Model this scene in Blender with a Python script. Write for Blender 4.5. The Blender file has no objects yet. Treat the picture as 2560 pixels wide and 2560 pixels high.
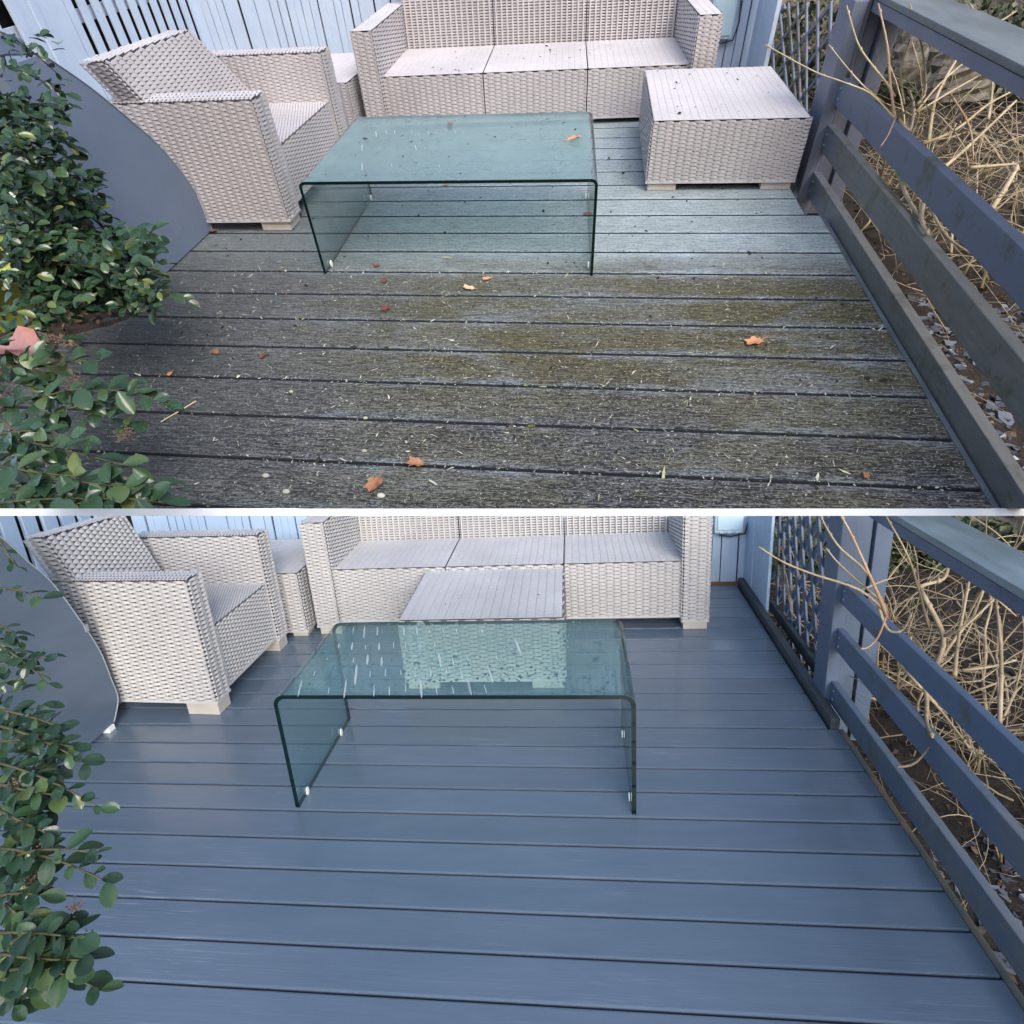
import bpy, bmesh, math, random
import numpy as np
from mathutils import Matrix, Vector
random.seed(7); np.random.seed(7)
R_ = math.radians
sc = bpy.context.scene
col = sc.collection
# ------------------------------------------------------------------ camera, world, sun, exposure
FPX, CPX = 1474.118, 1280.0
def rotm(w):
    th = np.linalg.norm(w) + 1e-12; k = np.array(w) / th
    K = np.array([[0, -k[2], k[1]], [k[2], 0, -k[0]], [-k[1], k[0], 0]])
    return np.eye(3) + np.sin(th) * K + (1 - np.cos(th)) * K @ K
def cam_rot(pi, ya, ro):
    return rotm([0, 0, ro]) @ rotm([pi, 0, 0]) @ rotm([0, ya, 0]) @ np.array([[1, 0, 0], [0, 0, -1], [0, 1, 0.]])
SB, ST = 0.75, 3.95          # metres per plan unit: lower terrace, upper terrace
RB = cam_rot(.302709, .114141, -.068209); CB = np.array([-1.274475, -2.35101, 2.038481])
RT = cam_rot(.829039, .162127, -.068416); CT = np.array([-.789957, -1.807769, .868739])
CAMP = CB * SB
cam = bpy.data.objects.new('camera', bpy.data.cameras.new('camera')); col.objects.link(cam)
cm = Matrix([[RB[0][i], -RB[1][i], -RB[2][i], CAMP[i]] for i in range(3)] + [[0, 0, 0, 1]])
cam.matrix_world = cm
cam.data.sensor_width = 36; cam.data.lens = FPX / 2560 * 36; cam.data.clip_end = 500; cam.data.clip_start = .02
sc.camera = cam
w = bpy.data.worlds.new('World'); sc.world = w; w.use_nodes = True
nt = w.node_tree; sky = nt.nodes.new('ShaderNodeTexSky'); sky.sky_type = 'NISHITA'; sky.sun_disc = False
SUN_EL, SUN_ROT = R_(30), R_(158)
sky.sun_elevation = SUN_EL; sky.sun_rotation = SUN_ROT; sky.air_density = 1.0; sky.dust_density = 2.0; sky.ozone_density = 1.3
nt.links.new(sky.outputs[0], nt.nodes['Background'].inputs[0]); nt.nodes['Background'].inputs[1].default_value = 0.15
sun = bpy.data.objects.new('sun', bpy.data.lights.new('sun', 'SUN')); col.objects.link(sun)
sun.data.energy = 1.05; sun.data.angle = R_(35); sun.data.color = (1, .998, .99)
sd = Vector((math.sin(SUN_ROT) * math.cos(SUN_EL), math.cos(SUN_ROT) * math.cos(SUN_EL), math.sin(SUN_EL)))
sun.rotation_euler = sd.to_track_quat('Z', 'Y').to_euler()
sc.view_settings.view_transform = 'Standard'; sc.view_settings.look = 'None'
sc.view_settings.exposure = 0.92; sc.view_settings.gamma = 1; sc.view_settings.use_curve_mapping = False
sc.render.engine = 'CYCLES'; sc.cycles.max_bounces = 8; sc.cycles.transparent_max_bounces = 12

# ------------------------------------------------------------------ the two terraces (plan units -> world)
class Half: pass
B = Half(); B.s = SB; B.R = RB; B.c = CB; B.M = Matrix.Identity(4); B.keep = 1; B.tag = 'lower'
T = Half(); T.s = ST; T.R = RT; T.c = CT; T.keep = -1; T.tag = 'upper'
Q = RB.T @ RT
tr = CAMP - Q @ (CT * ST)
T.M = Matrix([[Q[0][0], Q[0][1], Q[0][2], tr[0]], [Q[1][0], Q[1][1], Q[1][2], tr[1]], [Q[2][0], Q[2][1], Q[2][2], tr[2]], [0, 0, 0, 1]])
def ray(h, u, v): return np.array([(u - CPX) / FPX, (v - CPX) / FPX, 1.]) @ h.R
def onx(h, uv, x): d = ray(h, *uv); return h.c + (x - h.c[0]) / d[0] * d
def ony(h, uv, y): d = ray(h, *uv); return h.c + (y - h.c[1]) / d[1] * d
def onz(h, uv, z=0.): d = ray(h, *uv); return h.c + (z - h.c[2]) / d[2] * d
def atd(h, uv, dep): return h.c + ray(h, *uv) * dep
def Zm(ox, oy, k): return lambda x, y: (ox + k * x, oy + k * y)
k9 = 900 / 1932
S1 = Zm(0, 1270, k9); S3 = Zm(1660, 1270, k9); S4 = Zm(0, 1900, k9); P1 = Zm(0, 0, k9); P3 = Zm(1660, 0, k9)
FU = Zm(0, 0, 2560 / 1932)

# ------------------------------------------------------------------ materials
def N(nt, t, **k):
    n = nt.nodes.new(t)
    for a, b in k.items():
        if a.startswith('i_'):
            key = a[2:]; key = int(key) if key.isdigit() else key.replace('_', ' ')
            n.inputs[key].default_value = b
        else: setattr(n, a, b)
    return n
def newmat(name, base=(.5, .5, .5), rough=.6, spec=.5, metal=0.):
    m = bpy.data.materials.new(name); m.use_nodes = True; nt = m.node_tree
    p = nt.nodes['Principled BSDF']; p.inputs['Base Color'].default_value = (*base, 1); p.inputs['Roughness'].default_value = rough
    p.inputs['Specular IOR Level'].default_value = spec; p.inputs['Metallic'].default_value = metal
    return m, nt, p
def coords(nt, scale=(1, 1, 1), obj=True):
    tc = N(nt, 'ShaderNodeTexCoord'); mp = N(nt, 'ShaderNodeMapping'); mp.inputs['Scale'].default_value = scale
    nt.links.new(tc.outputs['Object' if obj else 'Generated'], mp.inputs[0]); return mp.outputs[0]
def noise(nt, vec, scale=5, detail=4, rough=.55, dist=0):
    n = N(nt, 'ShaderNodeTexNoise', i_Scale=scale, i_Detail=detail, i_Roughness=rough, i_Distortion=dist)
    nt.links.new(vec, n.inputs['Vector']); return n.outputs['Fac']
def ramp(nt, fac, stops):
    r = N(nt, 'ShaderNodeValToRGB'); nt.links.new(fac, r.inputs[0]); e = r.color_ramp.elements
    while len(e) < len(stops): e.new(.5)
    for i, (p, c) in enumerate(stops):
        e[i].position = p; e[i].color = (*c, 1) if len(c) == 3 else c
    return r.outputs[0]
def g(v): return (v, v, v)
def mix(nt, fac, a, b, mode='MIX'):
    m = N(nt, 'ShaderNodeMix', data_type='RGBA', blend_type=mode)
    for s, val in ((m.inputs[0], fac), (m.inputs[6], a), (m.inputs[7], b)):
        if hasattr(val, 'links'): nt.links.new(val, s)
        elif isinstance(val, (int, float)): s.default_value = val
        else: s.default_value = (*val, 1)
    return m.outputs[2]
def mth(nt, op, a, b=None, c=None, clamp=False):
    m = N(nt, 'ShaderNodeMath', operation=op, use_clamp=clamp)
    for i, v in enumerate((a, b, c)):
        if v is None: continue
        if hasattr(v, 'links'): nt.links.new(v, m.inputs[i])
        else: m.inputs[i].default_value = v
    return m.outputs[0]
def bump(nt, p, hgt, strength=.3, dist=.01):
    b = N(nt, 'ShaderNodeBump', i_Strength=strength, i_Distance=dist); nt.links.new(hgt, b.inputs['Height']); nt.links.new(b.outputs[0], p.inputs['Normal'])
def noisy(name, c1, c2, scale=6, rough=.6, sc3=(1, 1, 1), bstr=.3, bdist=.004, spec=.5, c3=None, scale2=1.5, detail=5):
    m, nt, p = newmat(name, c1, rough, spec); v = coords(nt, sc3)
    f = noise(nt, v, scale, detail, .65); c = ramp(nt, f, [(.32, c1), (.68, c2)])
    if c3:
        f2 = noise(nt, v, scale2, 4, .6); c = mix(nt, ramp(nt, f2, [(.5, g(0)), (.66, g(1))]), c, c3)
    nt.links.new(c, p.inputs['Base Color']); bump(nt, p, f, bstr, bdist); return m

M = {}
def rattan(name, a, b, k, dirt):
    m, nt, p = newmat(name, a, .48, .45); v = coords(nt)
    f = noise(nt, v, 3 / k, 5, .6); f2 = noise(nt, v, 60 / k, 3, .6)
    c = ramp(nt, f, [(.35, a), (.65, b)]); c = mix(nt, ramp(nt, f2, [(.55, g(0)), (.75, g(.5))]), c, dirt)
    nt.links.new(c, p.inputs['Base Color']); bump(nt, p, f2, .25, .002 * k); return m
M['rattanB'] = rattan('moulded_rattan', (.45, .445, .455), (.53, .525, .53), 1, (.34, .335, .335))
M['rattanT'] = rattan('weathered_rattan', (.455, .435, .465), (.54, .515, .545), 4, (.33, .31, .305))
M['coreB'] = newmat('rattan_gap', (.19, .19, .20), .8)[0]  # same plastic as the rattan; shade between stitches put into the colour
M['coreT'] = newmat('weathered_rattan_gap_shade', (.21, .20, .21), .8)[0]  # gap shade put into the colour here too
M['footB'] = noisy('rattan_foot_plastic', (.50, .47, .44), (.40, .38, .34), 8, .5)
M['footT'] = noisy('weathered_foot_plastic', (.55, .50, .49), (.42, .38, .36), 3, .5)

def deck_clean():
    m, nt, p = newmat('grey_composite_board', (.1, .12, .15), .34, .7); p.inputs['Coat Weight'].default_value = .5; p.inputs['Coat Roughness'].default_value = .10
    v = coords(nt, (1, 7, 1)); vv = coords(nt)
    f = noise(nt, v, 1.6, 8, .66, .8); fb = noise(nt, vv, 1.3, 4, .6)
    grain = noise(nt, coords(nt, (.8, 30, 1)), 5, 7, .72, 1.4)
    c = ramp(nt, f, [(.3, (.100, .138, .192)), (.7, (.126, .168, .226))])
    c = mix(nt, ramp(nt, fb, [(.35, g(0)), (.7, g(.6))]), c, (.082, .120, .160))
    oi = N(nt, 'ShaderNodeObjectInfo'); rv = mth(nt, 'MULTIPLY_ADD', oi.outputs['Random'], .22, .89)
    c = mix(nt, 1., c, N_comb(nt, rv), 'MULTIPLY')
    worn = mth(nt, 'MULTIPLY', ramp(nt, noise(nt, coords(nt, (.5, 22, 1)), 7, 5, .7, 1.5), [(.54, g(0)), (.66, g(1))]), ramp(nt, noise(nt, coords(nt, (.7, 2.6, 1)), 1.7, 3, .6), [(.52, g(0)), (.66, g(.7))]))
    c = mix(nt, worn, c, (.24, .29, .36))
    nt.links.new(c, p.inputs['Base Color'])
    r = ramp(nt, noise(nt, vv, 1.8, 6, .68), [(.3, g(.07)), (.7, g(.26))]); nt.links.new(r, p.inputs['Roughness'])
    bump(nt, p, mth(nt, 'ADD', grain, mth(nt, 'MULTIPLY', noise(nt, coords(nt, (1, 2, 1)), 3, 3, .6), .8)), .45, .0018); return m
def N_comb(nt, v):
    c = N(nt, 'ShaderNodeCombineColor')
    for i in range(3): nt.links.new(v, c.inputs[i])
    return c.outputs[0]
M['deckB'] = deck_clean()
PB, PT = .15, .15
def deck_dirty():
    m, nt, p = newmat('dirty_composite_board', (.1, .1, .1), .5, .5)
    vv = coords(nt, (1 / ST,) * 3)                      # plan units
    sp = N(nt, 'ShaderNodeSeparateXYZ'); nt.links.new(vv, sp.inputs[0]); X, Y = sp.outputs[0], sp.outputs[1]
    fr = mth(nt, 'FRACT', mth(nt, 'DIVIDE', Y, PT))     # 0 = near gap, 1 = far gap
    d = mth(nt, 'ABSOLUTE', mth(nt, 'SUBTRACT', fr, .5))
    big = noise(nt, coords(nt, (.7 / ST, 1.5 / ST, 1)), 2.4, 6, .68, .6); big2 = noise(nt, coords(nt, (.8 / ST, 2. / ST, 1)), 6, 6, .7, .5)
    wob = mth(nt, 'MULTIPLY_ADD', big2, .7, -.35)
    cen = ramp(nt, mth(nt, 'ADD', d, wob), [(.31, g(1)), (.50, g(0))])
    grit = noise(nt, coords(nt, (1 / ST, 2.1 / ST, 1)), 110, 6, .78, .3)
    strk = noise(nt, coords(nt, (.8 / ST, 9 / ST, 1)), 26, 6, .75, 1.2)
    gs = mth(nt, 'MULTIPLY_ADD', mth(nt, 'SUBTRACT', mth(nt, 'MULTIPLY_ADD', strk, .5, mth(nt, 'MULTIPLY', grit, .5)), .5), 1.9, .5)
    grit2 = noise(nt, coords(nt, (1 / ST, 1.3 / ST, 1)), 120, 3, .7, .5); grain = strk
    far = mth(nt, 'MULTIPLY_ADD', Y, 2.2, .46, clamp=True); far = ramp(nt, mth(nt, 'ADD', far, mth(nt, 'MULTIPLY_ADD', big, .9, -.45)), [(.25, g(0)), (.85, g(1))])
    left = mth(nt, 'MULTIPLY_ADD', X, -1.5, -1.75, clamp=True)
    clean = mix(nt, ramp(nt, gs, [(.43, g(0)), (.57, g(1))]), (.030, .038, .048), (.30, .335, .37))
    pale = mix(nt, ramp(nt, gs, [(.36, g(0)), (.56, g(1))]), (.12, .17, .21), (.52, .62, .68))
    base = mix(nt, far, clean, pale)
    brown = mix(nt, ramp(nt, gs, [(.44, g(0)), (.62, g(1))]), (.018, .016, .006), (.19, .175, .085))
    bfac = mth(nt, 'MULTIPLY', cen, ramp(nt, big, [(.32, g(.35)), (.50, g(1))]))
    bfac = mth(nt, 'MULTIPLY', bfac, mth(nt, 'MULTIPLY_ADD', far, -.72, 1.))
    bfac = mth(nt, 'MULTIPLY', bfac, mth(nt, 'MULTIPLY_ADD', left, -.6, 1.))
    c = mix(nt, bfac, base, brown)
    near = mth(nt, 'MULTIPLY_ADD', Y, -3.2, -1.5, clamp=True)
    near = mth(nt, 'MULTIPLY', near, ramp(nt, big, [(.40, g(.05)), (.56, g(1))]))
    dark = mix(nt, ramp(nt, gs, [(.47, g(0)), (.60, g(1))]), (.006, .006, .008), (.20, .21, .23))
    c = mix(nt, mth(nt, 'MULTIPLY', near, .85), c, dark)
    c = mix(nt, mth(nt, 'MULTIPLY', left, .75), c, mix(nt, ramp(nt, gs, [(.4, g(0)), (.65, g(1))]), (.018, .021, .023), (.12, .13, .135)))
    spk = ramp(nt, grit2, [(.62, g(0)), (.67, g(.9))]); c = mix(nt, mth(nt, 'MULTIPLY', spk, mth(nt, 'SUBTRACT', 1., mth(nt, 'MULTIPLY', left, .6))), c, (.52, .53, .50))
    edge = ramp(nt, d, [(.462, g(0)), (.478, g(.7))]); c = mix(nt, edge, c, (.33, .41, .49))
    nt.links.new(c, p.inputs['Base Color'])
    nt.links.new(ramp(nt, grit, [(.35, g(.32)), (.65, g(.75))]), p.inputs['Roughness'])
    bump(nt, p, mth(nt, 'ADD', grit, mth(nt, 'MULTIPLY', grain, 1.4)), .8, .02); return m
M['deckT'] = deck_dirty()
M['boardside'] = newmat('dark_board_side', (.018, .022, .03), .8)[0]  # sides of the upper boards coloured near black along each gap
M['subframe'] = newmat('black_subframe', (.008, .010, .014), .9)[0]
def paint(name, a, b, worn, amt=.58, k=1.):
    m, nt, p = newmat(name, a, .5, .4); v = coords(nt, (1, 1, 1))
    f = noise(nt, v, 4 / k, 6, .65); gr = noise(nt, coords(nt, (1, 1, .12)), 30 / k, 4, .6)
    c = ramp(nt, f, [(.3, a), (.7, b)]); w1 = ramp(nt, noise(nt, v, 1.7 / k, 7, .7), [(amt, g(0)), (amt + .07, g(1))])
    c = mix(nt, w1, c, worn); nt.links.new(c, p.inputs['Base Color']); bump(nt, p, gr, .25, .002 * k); return m
M['fenceB'] = paint('pale_blue_fence_paint', (.36, .49, .66), (.46, .59, .75), (.32, .30, .30), .70)
M['fenceT'] = paint('pale_lilac_fence_paint', (.46, .56, .74), (.55, .65, .82), (.30, .29, .31), .74, 3)
M['railB'] = paint('slate_blue_rail_paint', (.075, .108, .170), (.11, .148, .22), (.06, .055, .05), .60)
M['railT'] = paint('slate_violet_rail_paint', (.125, .142, .205), (.17, .19, .255), (.12, .11, .11), .56, 3)
def worn_rail(name, blue, k, y0, y1):
    m, nt, p = newmat(name, blue, .55, .4); v = coords(nt); sp = N(nt, 'ShaderNodeSeparateXYZ'); nt.links.new(v, sp.inputs[0])
    f = noise(nt, v, 5 / k, 7, .75); gr = noise(nt, coords(nt, (1, .15, 1)), 40 / k, 4, .65)
    t = mth(nt, 'ADD', N_map(nt, sp.outputs[1], y0, y1), mth(nt, 'MULTIPLY_ADD', f, 1.4, -.7))
    wood = mix(nt, gr, (.10, .098, .088), (.24, .23, .20)); c = mix(nt, ramp(nt, t, [(.45, g(0)), (.95, g(.85))]), blue, wood)
    c = mix(nt, ramp(nt, noise(nt, v, 9 / k, 5, .7), [(.54, g(0)), (.68, g(.75))]), c, (.085, .095, .055))
    nt.links.new(c, p.inputs['Base Color']); bump(nt, p, gr, .35, .003 * k); return m
def N_map(nt, v, a, b):
    n = N(nt, 'ShaderNodeMapRange'); n.clamp = True; nt.links.new(v, n.inputs[0]); n.inputs[1].default_value = a; n.inputs[2].default_value = b; return n.outputs[0]
M['capB'] = noisy('weathered_green_grey_cap', (.085, .12, .14), (.24, .31, .35), 5, .38, (1, .3, 1), .6, .004, c3=(.10, .12, .075), scale2=2.2)
M['capT'] = noisy('weathered_grey_cap', (.075, .088, .10), (.19, .21, .225), 1.3, .55, (1, .3, 1), .5, .01, c3=(.085, .095, .06), scale2=.9)
M['coverB'] = noisy('slate_grey_cover', (.085, .122, .175), (.115, .158, .215), 2.2, .32, (1, 1, 3), .15, .002)
def coverT():
    m, nt, p = newmat('slate_grey_fabric_cover', (.17, .2, .27), .55, .3); v = coords(nt, (1 / ST,) * 3)
    f = noise(nt, v, 3, 6, .6); cr = noise(nt, coords(nt, (10 / ST, 16 / ST, 1.5 / ST)), 4.2, 3, .5, .4)
    sp = N(nt, 'ShaderNodeSeparateXYZ'); nt.links.new(v, sp.inputs[0]); low = N_map(nt, sp.outputs[2], .30, .05)
    c = ramp(nt, f, [(.3, (.130, .168, .245)), (.7, (.165, .207, .295))]); nt.links.new(c, p.inputs['Base Color'])
    bump(nt, p, mth(nt, 'MULTIPLY', cr, low), .3, .03); return m
M['coverT'] = coverT()
M['trim'] = newmat('pale_edge_trim', (.26, .30, .34), .4)[0]
M['black'] = newmat('dark_void_sheet', (.006, .006, .007), .9)[0]  # for sheets that stand for the darkness behind the fences
M['box'] = noisy('pale_blue_plastic_box', (.50, .68, .80), (.58, .75, .86), 4, .35, bstr=.05)
M['cable'] = newmat('dark_cable', (.03, .035, .045), .5)[0]
M['rust'] = noisy('orange_wet_timber', (.24, .095, .03), (.10, .05, .03), 9, .6)
M['white'] = noisy('added_white_divider', (.80, .80, .80), (.84, .84, .84), 4, .5, bstr=.05)  # for the added strip between the terraces
M['pad'] = newmat('white_foot_pad', (.82, .86, .82), .4)[0]
def glass(name, tint, milk, mcol, rough=.03, edge=False):
    m = bpy.data.materials.new(name); m.use_nodes = True; nt = m.node_tree; nt.nodes.clear()
    out = N(nt, 'ShaderNodeOutputMaterial'); tr_ = N(nt, 'ShaderNodeBsdfTransparent'); tr_.inputs[0].default_value = (*tint, 1)
    gl = N(nt, 'ShaderNodeBsdfGlossy'); gl.inputs['Roughness'].default_value = rough
    lw = N(nt, 'ShaderNodeLayerWeight'); lw.inputs[0].default_value = .5
    frs = mth(nt, 'MULTIPLY_ADD', mth(nt, 'POWER', lw.outputs['Facing'], 4.), .9, .045)
    mx = N(nt, 'ShaderNodeMixShader'); nt.links.new(frs, mx.inputs[0]); nt.links.new(tr_.outputs[0], mx.inputs[1]); nt.links.new(gl.outputs[0], mx.inputs[2])
    dd_ = N(nt, 'ShaderNodeBsdfDiffuse'); dd_.inputs[0].default_value = (*mcol, 1); tl_ = N(nt, 'ShaderNodeBsdfTranslucent'); tl_.inputs[0].default_value = (*[min(1, q * 1.6) for q in mcol], 1)
    df = N(nt, 'ShaderNodeMixShader'); df.inputs[0].default_value = .45; nt.links.new(dd_.outputs[0], df.inputs[1]); nt.links.new(tl_.outputs[0], df.inputs[2])
    m2 = N(nt, 'ShaderNodeMixShader')
    f = noise(nt, coords(nt), 5 / (4 if 'dew' in name else 1), 6, .65); r = ramp(nt, f, [(.35, g(milk * .75)), (.7, g(min(1, milk * 1.3)))])
    nt.links.new(r, m2.inputs[0]); nt.links.new(mx.outputs[0], m2.inputs[1]); nt.links.new(df.outputs[0], m2.inputs[2]); nt.links.new(m2.outputs[0], out.inputs[0]); return m
M['glassB'] = glass('green_tinted_glass', (.86, .95, .945), .07, (.25, .42, .45))
M['glassBtop'] = glass('wet_green_tinted_glass', (.80, .93, .925), .15, (.30, .52, .54), .04)
M['glassT'] = glass('green_tinted_glass_side', (.93, .97, .95), .07, (.25, .36, .35))
M['glassTtop'] = glass('dew_covered_glass', (.80, .91, .90), .40, (.33, .44, .455), .16)
M['gedge'] = newmat('dark_green_glass_edge', (.001, .010, .010), .08)[0]
m_w, nt_w, p_w = newmat('clear_water', (.95, .98, 1.), .03); p_w.inputs['Transmission Weight'].default_value = 1.; p_w.inputs['IOR'].default_value = 1.33; M['water'] = m_w
M['reflstreak'] = glass('pale_reflection_streak', (.95, .98, 1), .68, (.80, .86, .85), .1)  # bright fence and sky reflections put into a milky colour
def leafmat(name, stops, rough=.19):
    m, nt, p = newmat(name, (.05, .1, .03), rough, .55 if rough < .4 else .4); oi = N(nt, 'ShaderNodeObjectInfo'); geo = N(nt, 'ShaderNodeNewGeometry')
    r = mth(nt, 'FRACT', mth(nt, 'ADD', oi.outputs['Random'], geo.outputs['Random Per Island'])); r = mth(nt, 'MULTIPLY', r, .999)
    c = ramp(nt, r, stops); f = noise(nt, coords(nt), 60 if name[-1] == 'r' else 15, 3, .6)
    c = mix(nt, ramp(nt, f, [(.4, g(0)), (.7, g(.25))]), c, (.12, .16, .10)); nt.links.new(c, p.inputs['Base Color'])
    bump(nt, p, f, .3, .002 if name[-1] == 'r' else .008); return m
M['leafB'] = leafmat('glossy_leaf_lower', [(0, (.009, .028, .012)), (.5, (.017, .048, .021)), (.9, (.034, .078, .030)), (1, (.10, .14, .035))])
M['leafT'] = leafmat('glossy_leaf_upper', [(0, (.012, .034, .015)), (.5, (.022, .056, .025)), (.88, (.045, .09, .038)), (1, (.12, .15, .04))])
M['stem'] = noisy('green_brown_twig', (.05, .05, .02), (.10, .085, .04), 20, .6)
M['seed'] = noisy('dry_pink_brown_seed_head', (.07, .04, .032), (.22, .14, .11), 30, .8)
M['branch'] = noisy('tan_bare_branch', (.25, .19, .115), (.46, .38, .26), 14, .6, (1, 1, 1), .5, .003, c3=(.20, .16, .09), scale2=3)
M['branchT'] = noisy('pale_bare_branch', (.32, .25, .16), (.58, .48, .34), 4, .6, (1, 1, 1), .5, .008, c3=(.34, .28, .13), scale2=1.2)
M['branch2'] = noisy('reddish_young_branch', (.36, .20, .12), (.46, .33, .22), 7, .5, (1, 1, 1), .4, .003)
M['soilB'] = noisy('dark_leafy_soil', (.010, .008, .007), (.035, .025, .019), 22, .9, (1, 1, 1), 1., .02)
M['soilT'] = noisy('dark_leafy_soil_upper', (.010, .007, .006), (.04, .027, .02), 7, .9, (1, 1, 1), 1., .06)
M['litter'] = leafmat('brown_leaf_litter', [(0, (.02, .010, .008)), (.5, (.045, .024, .017)), (.8, (.10, .055, .035)), (1, (.26, .17, .10))], .7)
M['slate'] = leafmat('blue_slate_chip', [(0, (.05, .055, .075)), (.6, (.10, .11, .15)), (.9, (.17, .19, .24)), (1, (.36, .40, .46))], .35)
M['ivy'] = leafmat('dark_hedge_leaf', [(0, (.015, .03, .012)), (.5, (.035, .06, .025)), (.8, (.08, .09, .05)), (1, (.20, .19, .14))], .45)
M['rock'] = noisy('grey_tan_stone', (.07, .062, .05), (.27, .245, .22), 5, .85, (1, 1, .5), 1., .05, c3=(.10, .095, .07))
M['barkB'] = noisy('brown_weathered_stump', (.06, .042, .03), (.15, .11, .08), 4, .85, (3, 3, .6), 1., .03)
M['fl_brown'] = noisy('brown_fallen_leaf', (.24, .10, .05), (.40, .20, .11), 3, .6)
M['fl_red'] = noisy('dark_red_fallen_leaf', (.11, .03, .03), (.20, .06, .05), 3, .6)
M['fl_orange'] = noisy('orange_fallen_leaf', (.44, .19, .09), (.60, .30, .17), 3, .6)
M['fl_tan'] = noisy('tan_fallen_leaf', (.46, .34, .20), (.62, .48, .30), 3, .6)
M['fl_pink'] = noisy('wet_pink_red_leaf', (.20, .08, .07), (.42, .26, .26), 2.2, .3, c3=(.34, .09, .03), scale2=1.)
M['fleck'] = leafmat('pale_plant_fleck', [(0, (.30, .30, .26)), (.5, (.48, .48, .42)), (.8, (.60, .58, .50)), (1, (.30, .32, .14))], .7)
M['darkbit'] = newmat('black_seed_debris', (.02, .018, .016), .8)[0]
M['moss'] = noisy('moss_tuft', (.06, .08, .015), (.14, .15, .04), 6, .9)
M['yellow'] = noisy('lime_yellow_plastic', (.42, .48, .10), (.50, .55, .14), 2, .4, bstr=.05)
M['greyplastic'] = newmat('grey_plastic', (.30, .33, .38), .4)[0]
M['kerb'] = noisy('dark_green_grey_kerb', (.03, .04, .045), (.07, .085, .095), 5, .5)
M['edgeT'] = noisy('grey_edge_board', (.10, .115, .13), (.20, .22, .235), 1.5, .6)
M['edgeB'] = noisy('green_brown_edge_board', (.07, .085, .08), (.14, .15, .12), 3, .6, c3=(.30, .20, .10), scale2=2)

# ------------------------------------------------------------------ mesh helpers
class MB:
    def __init__(s): s.v = []; s.f = []; s.n = 0; s.mi = []
    def add(s, v, f, mi=0):
        o = s.n; s.v.extend([tuple(map(float, p)) for p in v]); s.f.extend([tuple(i + o for i in q) for q in f]); s.mi.extend([mi] * len(f)); s.n += len(v)
    def hexa(s, p, mi=0):   # p: 8 points bottom 4 ccw then top 4
        s.add(p, [(3, 2, 1, 0), (4, 5, 6, 7), (0, 1, 5, 4), (1, 2, 6, 5), (2, 3, 7, 6), (3, 0, 4, 7)], mi)
    def box(s, x0, x1, y0, y1, z0, z1, mi=0):
        s.hexa([(x0, y0, z0), (x1, y0, z0), (x1, y1, z0), (x0, y1, z0), (x0, y0, z1), (x1, y0, z1), (x1, y1, z1), (x0, y1, z1)], mi)
    def bar(s, a, b, w, t, up=(0, 0, 1)):
        a = np.array(a, float); b = np.array(b, float); d = b - a; d /= np.linalg.norm(d); u = np.array(up, float); sd_ = np.cross(d, u); sd_ /= np.linalg.norm(sd_); u2 = np.cross(sd_, d)
        p = []
        for e in (a, b):
            for (i, j) in ((-1, -1), (1, -1), (1, 1), (-1, 1)): p.append(e + sd_ * i * w / 2 + u2 * j * t / 2)
        s.add(p, [(0, 1, 2, 3), (7, 6, 5, 4), (0, 4, 5, 1), (1, 5, 6, 2), (2, 6, 7, 3), (3, 7, 4, 0)])
    def tube(s, pts, rad, n=6):
        pts = [np.array(p, float) for p in pts]; vs = []; fs = []; m = len(pts)
        if not hasattr(rad, '__len__'): rad = [rad] * m
        pr = None
        for i, p in enumerate(pts):
            d = pts[min(i + 1, m - 1)] - pts[max(i - 1, 0)]; d /= (np.linalg.norm(d) + 1e-9)
            a = pr if pr is not None else (np.array([0, 0, 1.]) if abs(d[2]) < .9 else np.array([1., 0, 0]))
            x = a - d * (a @ d); x /= np.linalg.norm(x) + 1e-9; y = np.cross(d, x); pr = x
            for k in range(n): an = 2 * math.pi * k / n; vs.append(p + rad[i] * (math.cos(an) * x + math.sin(an) * y))
        for i in range(m - 1):
            for k in range(n): fs.append((i * n + k, i * n + (k + 1) % n, (i + 1) * n + (k + 1) % n, (i + 1) * n + k))
        fs.append(tuple(range(n))[::-1]); fs.append(tuple((m - 1) * n + k for k in range(n)))
        s.add(vs, fs)
    def arr(s, V, F):       # V (n,3) array; F list
        o = s.n; s.v.extend(V.tolist()); s.f.extend([tuple(i + o for i in q) for q in F]); s.mi.extend([0] * len(F)); s.n += len(V)
def mkmesh(name, mb, mats, h, smooth=False):
    me = bpy.data.meshes.new(name); me.from_pydata([(a * h.s, b * h.s, c * h.s) for a, b, c in mb.v], [], mb.f)
    for m in (mats if isinstance(mats, (list, tuple)) else [mats]): me.materials.append(M[m] if isinstance(m, str) else m)
    if any(mb.mi): me.polygons.foreach_set('material_index', mb.mi)
    if smooth: me.polygons.foreach_set('use_smooth', [True] * len(me.polygons))
    me.update(); return me
HALF = {}
def props(o, label=None, cat=None, group=None, kind=None):
    for k, v in (('label', label), ('category', cat), ('group', group), ('kind', kind)):
        if v: o[k] = v
    return o
def root(h, name, loc=(0, 0, 0), yaw=0, label=None, cat=None, group=None, kind=None, me=None):
    o = bpy.data.objects.new(name, me); col.objects.link(o); HALF[o.name] = h
    o.matrix_world = h.M @ Matrix.Translation(Vector(loc) * h.s) @ Matrix.Rotation(yaw, 4, 'Z')
    return props(o, label, cat, group, kind)
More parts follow.
